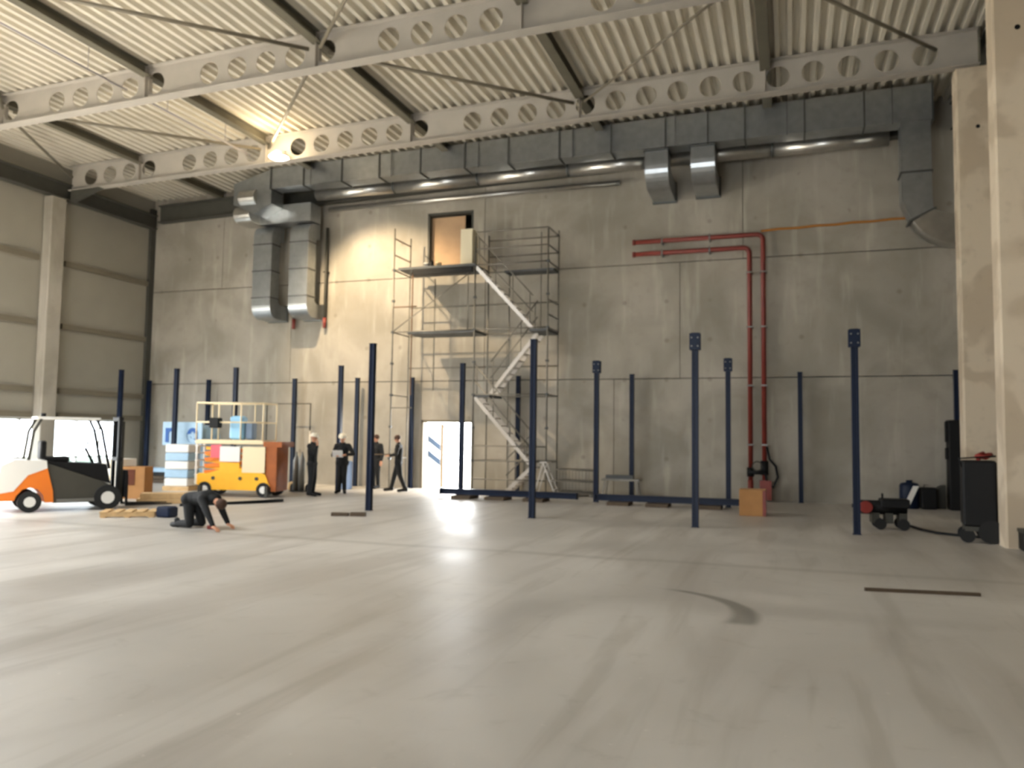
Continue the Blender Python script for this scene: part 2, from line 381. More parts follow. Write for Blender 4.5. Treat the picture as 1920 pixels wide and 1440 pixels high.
# ================================================================== ROOF STEEL
def girder(Y, x0, x1, label, skip=()):
    t = thing('cellular_girder', label, 'girder', (x0, Y, 0))
    H = .84; tw = .006; R_ = .27; step = .81
    wb = MB(); off = 3.04 if Y > 18 else 3.0
    def cellxz(cx):    # outline of the hole cell with its round hole
        n = 16; zc = gz(cx)+H/2
        for sgn in (-1, 1):
            vs = []; fs = []
            for k in range(n):
                a = 2*PI*(k+.5)/n; c, s_ = math.cos(a), math.sin(a); q = 1/max(abs(c)/(step/2), abs(s_)/(H/2-.015))
                vs.append((cx+R_*c-x0, sgn*tw, zc+R_*s_)); px = cx+q*c; vs.append((px-x0, sgn*tw, zc+q*s_))
            for k in range(n): j = (k+1) % n; fs.append((2*k, 2*k+1, 2*j+1, 2*j))
            cs = []
            for a0 in (1, 3, 5, 7): cs.append((cx+(step/2)*(1 if a0 in (1, 7) else -1)-x0, sgn*tw, zc+(H/2-.015)*(1 if a0 in (1, 3) else -1)))
            vs += cs
            for ci, a0 in enumerate((1, 3, 5, 7)):
                ang = a0*PI/4; k = int((math.atan2((H/2-.015), step/2) if a0 == 1 else 0)*0)
                # corner fill between the two rim points on either side of the corner
                ca = math.atan2(cs[ci][2]-zc, cs[ci][0]+x0-cx) % (2*PI); k = int(ca/(2*PI/n)-.5) % n
                fs.append((2*k+1, 2*n+ci, 2*((k+1) % n)+1))
            wb.add(vs, fs)
        vs = []
        for k in range(n):
            a = 2*PI*(k+.5)/n
            vs += [(cx+R_*math.cos(a)-x0, -tw, zc+R_*math.sin(a)), (cx+R_*math.cos(a)-x0, tw, zc+R_*math.sin(a))]
        wb.add(vs, [(2*k, 2*k+1, (2*k+3) % (2*n), (2*k+2) % (2*n)) for k in range(n)])
    cx = off; xe = x1
    def solid(a, b):
        wb.add([(a-x0, -tw, gz(a)+.01), (b-x0, -tw, gz(b)+.01), (b-x0, -tw, gz(b)+H-.01), (a-x0, -tw, gz(a)+H-.01), (a-x0, tw, gz(a)+.01), (b-x0, tw, gz(b)+.01), (b-x0, tw, gz(b)+H-.01), (a-x0, tw, gz(a)+H-.01)],
               [(0, 1, 2, 3), (7, 6, 5, 4), (0, 4, 5, 1), (2, 6, 7, 3)])
    solid(off+step/2, x1)
    while cx-step/2 > x0+.2:
        if any(abs(cx-s_) < step/2 for s_ in skip): solid(cx-step/2, cx+step/2)
        else: cellxz(cx)
        cx -= step
    solid(x0, cx+step/2)
    wb.build('web', 'girder', t, fix=False)
    for nm, dz, hw in (('bottom_flange', 0, .15), ('top_flange', H-.022, .15)):
        MB().prism([(0, gz(x0)+dz), (x1-x0, gz(x1)+dz), (x1-x0, gz(x1)+dz+.022), (0, gz(x0)+dz+.022)], -hw, hw, 'y').build(nm, 'girder', t)
    for sx in (-19.95, -15.05, -10.15, -5.2, -.5):
        if x0 < sx < x1:
            m = MB()
            for sd in (-1, 1): m.box(sx-x0-.008, sx-x0+.008, min(sd*.01, sd*.13), max(sd*.01, sd*.13), gz(sx)+.02, gz(sx)+H-.03)
            m.build('stiffener_plate', 'girder', t)
    MB().box(x1-x0-.02, x1-x0, -.15, .15, gz(x1), gz(x1)+H).build('end_plate', 'purlin', t)
    return t
GY = [10.45, 15.3, 20.15]
girder(GY[2], -22.9, 4.15, 'long roof girder with round holes, nearest the back wall above the duct', (-9.1, -14.8, -19.1))
girder(GY[1], -22.9, 4.15, 'long roof girder with round holes, in the middle of the roof in view', (-4.6, -5.2, -9.5, -9.0, -14.0, -18.9))
girder(GY[0], -22.9, 4.15, 'roof girder nearest the camera, cut by the top left corner of the picture')
PX = [-19.95, -15.05, -10.15, -5.2, -.5]
colname = ['first from the left wall', 'second from the left wall', 'third from the left wall', 'fourth from the left wall', 'fifth, nearest the right columns']
bays = [(GY[0], GY[1], 'in the bay nearest the camera'), (GY[1], GY[2], 'in the middle bay'), (GY[2], YB, 'in the bay beside the back wall')]
for (y0, y1, bn) in bays:
    for px, cn in zip(PX, colname):
        L = y1-y0-.04; z = gz(px)+.60
        m = MB(); m.box(-.12, .12, .02, L, z, z+.018).box(-.12, .12, .02, L, z+.222, z+.24).box(-.006, .006, .02, L, z+.018, z+.222)
        o = m.build('roof_purlin', 'purlin'); o.location = (px, y0, 0)
        tag(o, 'dark steel purlin %s, %s' % (bn, cn), 'beam', 'purlins under the roof deck')
def rod(a, b, label, r=.03, m='rod'):
    a = (a[0], a[1], gz(a[0])+.45); b = (b[0], b[1], gz(b[0])+.45)
    mid = Vector(a); o = MB().tube([(0, 0, 0), tuple(Vector(b)-Vector(a))], r, 6).build('brace_rod', m); o.location = a
    return tag(o, label, 'brace', 'diagonal roof braces')
e = .2
for (x0, ya, x1, yb, ds) in [(-15.05, GY[0], -10.15, GY[1], 'near bay, falling right from the second purlin line to the third'), (-15.05, GY[0], -19.95, GY[1], 'near bay, crossing the top left corner of the picture'),
                             (-5.2, GY[0], -10.15, GY[1], 'near bay, between the fourth and third purlin lines'), (-5.2, GY[0], -.5, GY[1], 'near bay, between the fourth and fifth purlin lines'),
                             (-19.95, GY[1], -15.05, GY[2], 'middle bay, running to the lit floodlight'), (-10.15, GY[1], -15.05, GY[2], 'middle bay, from the third purlin line to the floodlight'),
                             (-10.15, GY[1], -5.2, GY[2], 'middle bay, between the third and fourth purlin lines'), (-.5, GY[1], -5.2, GY[2], 'middle bay, pale against the deck between the fourth and fifth purlin lines'),
                             (-.5, GY[1], 3.4, GY[2], 'middle bay, ending by the right-hand columns'), (-19.95, GY[1], -22.9, GY[2], 'middle bay, ending at the left wall')]:
    sg = 1 if x1 > x0 else -1
    rod((x0+sg*.15, ya+.15), (x1-sg*.15, yb-.15), 'roof brace, '+ds, .045 if 'pale' not in ds else .03)
for (y0, y1, bn) in bays[:2]:
    o = MB().tube([(0, .18, 0), (0, y1-y0-.18, 0)], .025, 6).build('conduit', 'conduit'); o.location = (-15.55, y0, gz(-15.5)+.28)
    for yy in (1.2, 3.5): MB().tube([(0, yy, 0), (0, yy, .6)], .01, 6).build('hanger', 'conduit', o)
    tag(o, 'thin grey conduit slung beside the second purlin line '+bn, 'conduit', 'roof conduits')
# edge steel
def ibeam(name, a, b, hh, wd, m, label):
    mb = MB(); a = Vector(a); b = Vector(b)
    for dz, ww, th in ((0, wd, .03), (hh/2, .02, hh), (hh, wd, .03)): mb.bar(a+Vector((0, 0, dz)), b+Vector((0, 0, dz)), ww, th)
    return tag(mb.build(name, m), label, 'beam')
ibeam('edge_beam', (-22.98, YF+.1, 9.5), (-22.98, 24.0, 9.5), .5, .3, 'dark_beam', 'dark steel edge beam on top of the left wall columns')
ibeam('edge_beam', (-22.7, 23.98, 9.72), (3.4, 23.98, 10.2), .62, .3, 'dark_beam', 'dark steel edge beam along the top of the concrete back wall')
ibeam('edge_beam', (4.4, YF+.1, 10.3), (4.4, 24.1, 10.3), .72, .34, 'dark_beam', 'dark steel edge beam over the right-hand columns')
kb = MB()
for (y0) in (20.15,):
    kb.prism([(-22.8, 9.46), (-21.6, gz(-21.6)), (-22.8, gz(-22.8))], y0-.12, y0+.12, 'y')
tag(kb.build('haunch_bracket', 'dark_beam'), 'dark haunch plate joining the rear girder to the left wall column', 'bracket')

# ================================================================== LAMP
t = thing('floodlight', 'lit floodlight glaring under the rear girder above the left ducts', 'lamp', (-14.4, 19.8, 9.98))
MB().lathe([(.06, .2), (.12, .2), (.31, .04), (.33, 0), (.31, 0), (.11, .17), (.04, .17)], 20).build('lamp_shade', 'alu', t)
MB().lathe([(.001, -.05), (.16, -.04), (.27, .0), (.29, .03), (.001, .06)], 16).build('bulb', 'lamp', t)
MB().tube([(0, 0, .18), (0, .34, .3)], .015, 6).build('bracket', 'steel', t)
l = bpy.data.lights.new('floodlight_beam', 'SPOT'); l.energy = 4600; l.color = (1, .78, .5); l.spot_size = 1.35; l.spot_blend = .55; l.shadow_soft_size = .15
lo = bpy.data.objects.new('floodlight_beam', l); C.objects.link(lo); lo.location = (-14.4, 19.8, 9.9)
lo.rotation_euler = Vector((.24, .66, -.74)).to_track_quat('-Z', 'Y').to_euler()
l2 = bpy.data.lights.new('floodlight_spill', 'POINT'); l2.energy = 120; l2.color = (1, .8, .52); l2.shadow_soft_size = .2
lo2 = bpy.data.objects.new('floodlight_spill', l2); C.objects.link(lo2); lo2.location = (-14.35, 19.5, 10.12)

# ================================================================== VENTILATION
DY0, DY1 = 22.45, 23.05
t = VD = thing('ventilation_duct', 'long rectangular galvanised duct hanging along the top of the back wall', 'duct', (0, 0, 0))
xs = [-16.6, -15.3, -13.84, -12.46, -10.99, -9.47, -8.03, -6.42, -4.85, -3.28, -2.1, -1.1, .45, 1.93, 3.55]
def dtop(x): return min(11.0, 10.05+.70+.013*(x+16))
for a, b in zip(xs, xs[1:]):
    m = MB(); m.prism([(a+.02, 10.05), (b-.02, 10.05), (b-.02, dtop(b)), (a+.02, dtop(a))], DY0, DY1, 'y'); m.build('duct_section', 'galv', t)
for x in xs:
    m = MB(); m.box(x-.022, x+.022, DY0-.035, DY1+.035, 10.015, dtop(x)+.03); m.build('flange', 'galv_seam', t)
for x in (-15, -12, -9, -6, -3, 0, 2.6): MB().tube([(x, DY0-.05, 10.0), (x, DY0-.05, gz(x)+.86)], .012, 6).build('hanger_rod', 'galv_seam', t)
# spiral pipe behind it
t = thing('spiral_pipe', 'round galvanised pipe running behind and below the long duct', 'pipe', (0, 0, 0))
xe = [-15.4, -12.4, -9.4, -6.4, -3.4, -.4, 2.62]
for a, b in zip(xe, xe[1:]): MB().tube([(a, 23.45, 10.02), (b, 23.45, 10.02)], .21, 20).build('pipe_section', 'galv_pipe', t)
for x in xe[1:-1]: MB().tube([(x-.03, 23.45, 10.02), (x+.03, 23.45, 10.02)], .225, 20).build('collar', 'galv_seam', t)
o = MB().tube([(-15.2, 23.9, 9.60), (-4.9, 23.9, 9.60)], .08, 12).build('wall_pipe', 'galv_pipe'); tag(o, 'slim metal pipe along the back wall just under the spiral pipe', 'pipe')
# right-hand drop with elbow
def quarter(cy, cz, r, a0, a1, n=8): return [(cy+r*math.cos(a0+(a1-a0)*i/n), cz+r*math.sin(a0+(a1-a0)*i/n)) for i in range(n+1)]
t = thing('duct_drop', 'duct dropping from the right end of the long duct and turning behind the column', 'duct')
m = MB().box(2.80, 3.50, 22.47, 23.03, 8.72, 10.04); m.build('shaft', 'galv', t)
MB().box(2.77, 3.53, 22.44, 23.06, 8.68, 8.73).build('flange', 'galv_seam', t)
# rounded elbow pieces turning right
outer = quarter(4.0, 7.95, 1.2, PI, 1.5*PI, 10); inner = quarter(4.0, 7.95, .5, 1.5*PI, PI, 8)
mid = len(outer)//2
m = MB(); m.prism([(2.80, 8.68), (2.80, 7.97), (3.02, 7.45), (3.52, 7.72), (3.50, 7.97), (3.50, 8.68)], 22.47, 23.03, 'y'); m.build('elbow_upper', 'galv', t)
m = MB(); m.prism([(3.04, 7.41)]+[(p[0], p[1]) for p in quarter(4.1, 7.95, 1.18, 1.17*PI, 1.5*PI, 8)]+[(4.6, 6.77), (4.6, 7.45), (4.1, 7.45), (3.53, 7.68)], 22.45, 23.05, 'y', smooth=True); m.build('elbow_lower', 'galv_pipe', t)
MB().bar((2.96, 22.75, 7.42), (3.58, 22.75, 7.72), .68, .04).build('seam', 'galv_seam', t)
# two outlets in the middle, curving from the duct back into the wall
def outlet(x0, x1, label, zb=8.95, ztop=10.03, yfront=22.47, parent=None):
    t = thing('duct_outlet', label, 'duct')
    ro = .62; arc = quarter(yfront+ro, zb+ro, ro, PI, 1.5*PI, 8)
    pts = [(yfront, ztop)]+arc+[(YB-.01, zb), (YB-.01, zb+.55), (yfront+.75, zb+.55), (yfront+.55, zb+.75), (yfront+.55, ztop)]
    m = MB(); m.prism(pts, x0, x1, 'x'); m.build('elbow', 'galv', t)
    m = MB(); m.box(x0-.03, x1+.03, yfront-.03, yfront+.58, ztop-.07, ztop-.03); m.build('flange', 'galv_seam', t)
    m = MB(); m.box(x0-.04, x1+.04, YB-.05, YB-.012, zb-.04, zb+.6); m.build('wall_collar', 'galv_seam', t)
    return t
outlet(-3.88, -3.22, 'left one of the two curved duct outlets bent from the long duct into the wall')
outlet(-2.58, -1.92, 'right one of the two curved duct outlets bent from the long duct into the wall', 9.0)
# left pair of vertical ducts
def riser(x0, x1, label, z0=5.75, z1=9.03):
    t = thing('vertical_duct', label, 'duct'); yf = 23.12; yb = 23.6; r = .42
    pts = [(yf, z1-r)]+[(yf, z0+r)]+quarter(yf+r, z0+r, r, PI, 1.5*PI, 8)[1:]+[(YB-.01, z0), (YB-.01, z0+.5), (yb+.1, z0+.5), (yb, z0+.6), (yb, z1-.6), (yb+.1, z1-.5), (YB-.35, z1-.5), (YB-.35, z1)]+quarter(yf+r, z1-r, r, .5*PI, PI, 8)[:-1]
    m = MB(); m.prism(pts, x0, x1, 'x'); m.build('shaft', 'galv', t)
    for z in (z0+.7, (z0+z1)/2, z1-.7): MB().box(x0-.02, x1+.02, yf-.02, yb+.02, z-.02, z+.02).build('flange', 'galv_seam', t)
    MB().box(x0-.04, x1+.04, YB-.05, YB-.012, z0-.04, z0+.55).build('wall_collar', 'galv_seam', t)
    return t
riser(-17.73, -16.98, 'left one of the two vertical ducts ending in the concrete wall near the corner')
riser(-16.24, -15.5, 'right one of the two vertical ducts ending in the wall, beside the warm lit patch')
for x, y0_, nm in ((-16.62, 24.05, 'behind the gap between the two vertical ducts'), (-15.36, 24.05, 'right of the right vertical duct')):  # the right-hand upright partly stands in for shadow beside the duct
    o = MB().tube([(x, y0_, 5.6), (x, y0_, 9.0)], .05, 10).build('drain_pipe', 'dark_beam')
    MB().box(x-.07, x+.07, y0_-.07, 24.19, 7.4, 7.45).build('clamp', 'dark_beam', o)
    MB().tube([(x, y0_, 5.45), (x, y0_, 5.8)], .065, 10).build('pipe_socket', 'pipe_red', o)
    tag(o, 'thin dark upright pipe on the wall '+nm, 'pipe')
# offset box and stepped branch at the left end of the main duct
t = VD
MB().prism([(-16.62, 10.74), (-18.15, 10.35), (-18.15, 9.62), (-17.3, 9.25), (-16.62, 9.55)], 22.5, 23.2, 'y').build('taper', 'galv', t)
MB().box(-17.6, -15.5, 23.2, 23.85, 9.06, 9.7).build('plenum', 'galv', t)
def shoulder(x0, x1, zt, zb, yf):
    m = MB(); r = .3
    m.prism([(yf+.9, zt), (yf+r, zt)]+quarter(yf+r, zt-r, r, .5*PI, PI, 6)[1:]+[(yf, zb+r)]+quarter(yf+r, zb+r, r, PI, 1.5*PI, 6)[1:]+[(yf+.9, zb)], x0, x1, 'x'); return m
shoulder(-17.85, -17.2, 10.1, 9.55, 22.3).build('upper_shoulder', 'galv_pipe', t)
shoulder(-18.2, -17.55, 9.6, 9.05, 22.55).build('lower_shoulder', 'galv_pipe', t)

# ================================================================== WALL PIPES
def bend(p, q, r, c, n=6):  # rounded corner at c between directions p and q
    p = Vector(p).normalized(); q = Vector(q).normalized(); c = Vector(c)
    ctr = c-p*r+q*r; return [tuple(ctr+(p*math.sin(a)-q*math.cos(a))*r) for a in [PI/2*i/n for i in range(n+1)]]
py = 23.95
for xa, za, xc, zb, lab in ((-4.44, 7.71, -.69, .35, 'outer red pipe on the back wall, turning down above the cardboard box'), (-4.44, 7.34, -1.07, .35, 'inner red pipe on the back wall, nested under the outer one')):
    t = thing('red_pipe', lab, 'pipe', (0, 0, 0), 0)
    pts = [(xa, py, za)]+bend((1, 0, 0), (0, 0, -1), .18, (xc, py, za))+[(xc, py, zb)]
    MB().tube(pts, .068, 12).build('tube', 'pipe_red', t)
    MB().tube([(xa-.05, py, za), (xa+.03, py, za)], .085, 12).build('end_cap', 'pipe_red', t)
    for z in (1.6, 3.3, 5.0, 6.6): MB().box(xc-.09, xc+.09, py-.075, 24.19, z-.02, z+.02).build('pipe_clamp', 'steel', t)
    for x in (-3.6, -2.2): MB().box(x-.02, x+.02, py-.075, 24.19, za-.09, za+.09).build('pipe_clamp', 'steel', t)
t = thing('valve_assembly', 'black valves with a handwheel and curled hose at the foot of the red pipes', 'valve')
MB().tube([(-.69, py-.08, 1.15), (-.69, py-.08, .75)], .11, 12).build('valve_body', 'black', t)
MB().tube([(-1.07, py-.08, .95), (-1.07, py-.08, .7)], .1, 12).build('valve_body', 'black', t)
MB().tube([(-1.15, py-.13, .82), (-.6, py-.13, .82)], .06, 10).build('cross_pipe', 'black', t)
hw = [( -.88+.13*math.cos(a), py-.28, 1.0+.13*math.sin(a)) for a in [2*PI*i/16 for i in range(17)]]
MB().tube(hw, .02, 6).build('handwheel', 'charcoal', t)
hs = [(-.62, py-.2, 1.55), (-.55, py-.2, 1.2), (-.38, py-.2, 1.0), (-.33, py-.2, .7), (-.45, py-.2, .42), (-.62, py-.2, .5), (-.66, py-.2, .8)]
MB().tube(hs, .035, 8).build('hose', 'black', t)
MB().box(-.82, -.5, py-.25, py-.06, .05, .6).build('pump_housing', 'pipe_red', t)
MB().tube([(-1.07, py-.08, .02), (-1.07, py-.08, .6)], .08, 10).build('pipe_foot', 'pipe_red', t)
pts = [(-.75+i*.5, 24.15, 7.86+.02*i*.5+(.01 if i % 2 else -.01)) for i in range(10)]
tag(MB().tube(pts, .035, 8).build('orange_line', 'orange_line'), 'thin orange cable run on the wall right of the red pipes', 'cable')

# ================================================================== DOORS
dm = MB(); z = DOOR[3]
dm.box(DOOR[0]-.06, DOOR[0]+.02, YB-.02, YB+.28, 0, z+.04).box(DOOR[1]-.02, DOOR[1]+.06, YB-.02, YB+.28, 0, z+.04).box(DOOR[0]-.06, DOOR[1]+.06, YB-.02, YB+.28, z-.03, z+.05)
d1 = struct(dm.build('door_1', 'rail'))
lf = MB(); lf.box(0, .55, 0, .05, .02, 2.12); o = lf.build('door_leaf', 'white', d1); o.location = (DOOR[0]+.05, YB+.3, 0); o.rotation_euler = (0, 0, math.radians(52))
for zz in (.85, 1.35):
    s_ = MB(); s_.prism([(.02, zz+.2), (.48, zz-.12), (.48, zz+.08), (.02, zz+.4)], -.008, .0, 'y'); q = s_.build('blue_stripe', 'lblueframe', o)
q = MB().box(.5, .6, -.01, .06, .0, 2.14).build('yellow_edge', mat('ochre_edge', (92, 70, 36), .6), o)
# upper opening with dark frame and plywood board
um = MB(); um.box(UP[0], UP[0]+.07, YB-.01, YB+.28, UP[2], UP[3]).box(UP[1]-.06, UP[1], YB-.01, YB+.28, UP[2], UP[3]).box(UP[0], UP[1], YB-.01, YB+.28, UP[3]-.07, UP[3])
struct(um.build('door_2', 'dark_beam'))
tag(MB().box(-11.44, -10.22, YB+.16, YB+.2, 7.01, 9.12).build('plywood_panel', 'ply'), 'brown plywood board closing most of the high wall opening', 'board')

# ================================================================== SCAFFOLD
t = thing('scaffold_tower', 'tall grey stair scaffold standing against the back wall beside the doorway', 'scaffold')
FY, BY = 22.6, 23.75
def std(x, y, z1, z0=0, m='scaf', r=.026):
    return MB().tube([(x, y, z0), (x, y, z1)], r, 8).build('standard', m, t)
for x, z1 in ((-11.92, 8.35), (-9.12, 7.9), (-6.78, 8.0), ): std(x, FY, z1)
for x, z1 in ((-11.92, 8.3), (-9.12, 8.2), (-6.78, 8.2)): std(x, BY, z1)
std(-11.3, FY+.1, 6.9, 3.0, 'scaf_rust', .022); std(-11.0, BY, 6.9, 3.2, 'scaf', .02); std(-8.4, BY, 7.0, 1.0, 'scaf', .02); std(-7.35, BY, 8.2, 5.0, 'scaf', .02)
std(-9.35, FY, 6.9, 5.0, 'scaf', .02)
for x in (-11.92, -9.12, -6.78):
    for y in (FY, BY): MB().box(x-.08, x+.08, y-.08, y+.08, 0, .02).build('base_plate', 'scaf', t)
def ledger(a, b, m='scaf', r=.021): MB().tube([a, b], r, 6).build('ledger', m, t)
for z in (1.0, 3.0, 5.0, 7.0):
    for y in (FY, BY):
        if z > 3.5: ledger((-11.92, y, z), (-9.12, y, z))
        ledger((-9.12, y, z), (-6.78, y, z))
    for x in (-11.92, -9.12, -6.78): ledger((x, FY, z), (x, BY, z))
for z in (.45, 1.45): ledger((-9.12, FY, z), (-6.78, FY, z))
for z in (5.95, 3.95): ledger((-11.92, BY, z), (-9.12, BY, z)); ledger((-9.12, BY, z), (-6.78, BY, z))
ledger((-11.92, FY, 2.6), (-11.2, FY, 2.6)); ledger((-11.92, FY, 5.8), (-11.1, FY, 5.8), 'scaf_rust')
for z in (7.5, 8.03):   # guardrails
    for x in (-11.92, -6.78): MB().tube([(x, FY, z), (x, BY, z)], .021, 6).build('guardrail', 'scaf_rust' if x < -10 else 'scaf', t)
    MB().tube([(-9.12, BY, z), (-6.78, BY, z)], .021, 6).build('guardrail', 'scaf', t)
    MB().tube([(-9.12, FY, z), (-6.78, FY, z)], .018, 6).build('guardrail', 'scaf', t)
for z in (5.4, 5.85): MB().tube([(-6.78, FY, z), (-6.78, BY, z)], .024, 6).build('guardrail', 'scaf', t)
for x in (-11.92, -9.12, -6.78):   # couplers
    cm = MB()
    for z in (1, 2.0, 3, 4.0, 5, 6.0, 7): cm.box(x-.04, x+.04, FY-.04, FY+.04, z-.035, z+.035)
    cm.build('couplers', 'scaf_deck', t)
MB().box(-11.75, -9.15, FY-.05, BY+.05, 6.98, 7.06).build('deck', 'scaf_deck', t)
MB().box(-11.2, -9.2, FY-.08, FY+.02, 6.8, 6.95).build('deck_beam', 'black', t)
MB().box(-11.4, -9.12, FY, BY-.1, 4.93, 5.0).build('deck', 'scaf_deck', t)
MB().box(-8.4, -6.8, BY-.5, BY+.05, 6.86, 6.93).build('deck', 'scaf_deck', t)
MB().box(-7.35, -6.78, FY, BY, 4.9, 4.97).build('deck', 'scaf_deck', t)
MB().box(-9.12, -8.6, FY, BY, 2.93, 3.0).build('deck', 'scaf_deck', t)
def stair(a, b, y):
    (xa, za), (xb, zb) = a, b
    st = MB()
    for dy in (0, .55): st.bar((xa, y+dy, za), (xb, y+dy, zb), .035, .11)
    o = st.build('stair_flight', 'alu', t)
    n = 9
    tr = MB()
    for i in range(1, n): f = i/n; tr.box(xa+(xb-xa)*f-.1, xa+(xb-xa)*f+.1, y+.02, y+.53, za+(zb-za)*f-.015, za+(zb-za)*f+.015)
    tr.build('treads', 'alu', o)
    for dz in (.5, 1.0):
        MB().tube([(xa, y, za+dz), (xb, y, zb+dz)], .02, 6).build('handrail', 'scaf', o)
    for f in (.05, .35, .65, .95): x = xa+(xb-xa)*f; zz = za+(zb-za)*f; MB().tube([(x, y, zz), (x, y, zz+1.0)], .015, 6).build('baluster', 'scaf', o)
    return o
stair((-9.1, 6.95), (-7.25, 4.98), FY+.02)
stair((-7.25, 4.9), (-8.75, 3.05), FY+.5)
stair((-9.1, 2.95), (-7.3, .95), FY+.02)
stair((-7.3, .9), (-8.2, .05), FY+.5)
MB().tube([(-11.92, FY, 5.02), (-9.12, FY, 6.9)], .015, 6).build('diagonal_brace', 'scaf', t)
# things on top of it
tag(MB().box(-9.86, -9.46, 23.15, 23.62, 7.07, 8.32).build('board_bundle', mat('insulation_board', (226, 216, 188), .8)), 'pale board bundle standing on the top scaffold deck by the opening', 'board')
o = MB().tube([(-10.93, 23.3, 7.065), (-10.93, 23.3, 7.32), (-10.93, 23.3, 7.42)], [.07, .07, .03], 10).build('bottle', 'black'); tag(o, 'small dark bottle on the top scaffold deck', 'bottle')
for x, c, lb in ((-11.13, 'white', 'small white tub on the scaffold deck left of the dark bottle'), (-10.72, 'cream', 'small cream tub on the scaffold deck right of the dark bottle')):
    tag(MB().lathe([(.08, 0), (.1, .24), (.105, .24), (.105, .27)], 14, T(x, 23.35, 7.062)).build('tub', c), lb, 'tub')

# ================================================================== BLUE POSTS
def post_proto(h, s=.062, head=False, label=''):
    t = thing('steel_post', label, 'post')
    m = MB(); r = .004
    # channel-like box column with a slot down the face
    m.prism([(-s, -s), (-s*.35, -s), (-s*.35, -s+.018), (s*.35, -s+.018), (s*.35, -s), (s, -s), (s, s), (-s, s)], .012, h-.012, 'z'); m.build('shaft', 'blue', t)
    MB().box(-.075, .075, -.075, .075, 0, .012).build('base_plate', 'blue', t)
    MB().box(-.07, .07, -.07, .07, h-.012, h).build('cap_plate', 'blue', t)
    if head:
        MB().box(-.105, .105, -.085, -.062, h-.34, h-.01).build('head_plate', 'blue', t)
        MB().box(-.105, .105, .062, .085, h-.34, h-.01).build('head_plate', 'blue', t)
        for zz in (h-.27, h-.1):
            for xx in (-.06, .06): MB().tube([(xx, -.1, zz), (xx, -.084, zz)], .016, 6).build('bolt', 'steel', t)
    return t
front = [(-9.11, 16.33, 'free-standing navy post, leftmost of the front row, before the people'), (-5.22, 16.4, 'front-row navy post standing before the scaffold stairs'), (-1.77, 16.15, 'front-row navy post with a wide head plate, left of the cardboard box'), (1.16, 16.25, 'rightmost front-row navy post with a wide head plate, beside the compressor')]
P0 = post_proto(3.84, .062, False, front[0][2]); P0.location = (front[0][0], front[0][1], 0); P0['group'] = 'navy posts of the front row'
dup(P0, (front[1][0], front[1][1], 0), 0, front[1][2])
P1 = post_proto(3.84, .062, True, front[2][2]); P1.location = (front[2][0], front[2][1], 0); P1['group'] = 'navy posts of the front row'
dup(P1, (front[3][0], front[3][1], 0), 0, front[3][2])
mid_l = [(-1.5, 'middle-row navy post just left of the red pipes'), (-4.97, 'middle-row navy post rising from the left end of the right floor beam'), (-8.93, 'middle-row navy post in front of the bright doorway'), (-12.96, 'middle-row navy post behind the worker holding papers'), (-16.83, 'middle-row navy post behind the scissor lift'), (-19.2, 'middle-row navy post in front of the blue printed wrap'), (-21.54, 'leftmost navy post, in front of the left glazing')]
for i, (x, lb) in enumerate(mid_l):
    dup(P1 if i in (0, 1) else P0, (x, 21.3, 0), 0, lb, 'navy posts of the middle row')
P2 = post_proto(3.67, .062, False, 'wall-row navy post at the far right by the tall black cabinet'); P2.location = (4.19, 23.9, 0); P2['group'] = 'navy posts along the back wall'
for x, lb in [(.28, 'wall-row navy post right of the red pipes'), (-4.49, 'wall-row navy post midway between scaffold and red pipes'), (-8.15, 'wall-row dark post behind the scaffold stairs'), (-11.89, 'wall-row grey-blue post just left of the bright doorway'), (-13.89, 'wall-row pale blue post between the standing workers'), (-16.39, 'wall-row navy post right of the scissor lift by the thin frame'), (-20.07, 'wall-row navy post seen above the left part of the scissor lift'), (-22.81, 'wall-row dark post in the left corner of the hall')]:
    y = 23.9 if x not in (-8.15, -11.89) else 24.02
    dup(P2, (x, y, 0), 0, lb, 'navy posts along the back wall')

# blue floor beams on bearers
def beam(a, b, z, label):
    a = Vector(a); b = Vector(b); L = (b-a).length; ang = math.atan2(b.y-a.y, b.x-a.x)
    t = thing('floor_beam', label, 'beam', (a.x, a.y, 0), ang, 'blue beams lying before the back wall')
    MB().box(0, L, -.09, .09, z, z+.02).box(0, L, -.09, .09, z+.14, z+.16).box(0, L, -.012, .012, z+.02, z+.14).build('flanged_bar', 'blue', t)
    for x in (0, L-.015): MB().box(x, x+.015, -.1, .1, z-.01, z+.17).build('end_plate', 'blue', t)
beam((-9.35, 20.85), (-5.35, 20.75), .1, 'blue beam lying on timbers in front of the scaffold')
beam((-4.86, 20.75), (-1.15, 20.7), .1, 'blue beam lying on timbers between the posts and the cardboard box')
for x, y, lb in ((-8.6, 20.82, 'dark timber bearer under the left end of the scaffold-side blue beam'), (-7.6, 20.8, 'dark timber bearer under the middle of the scaffold-side blue beam'), (-6.5, 20.78, 'dark timber bearer under the right end of the scaffold-side blue beam'), (-4.2, 20.73, 'dark timber bearer under the left end of the blue beam before the wall'), (-3.2, 20.72, 'dark timber bearer under the middle of the blue beam before the wall'), (-1.9, 20.71, 'dark timber bearer under the blue beam near the cardboard box')):
    o = MB().box(-.28, .28, -.35, .35, 0, .09).build('timber_bearer', 'darkwood'); o.location = (x, y, 0); tag(o, lb, 'timber', 'timber bearers under the blue beams')

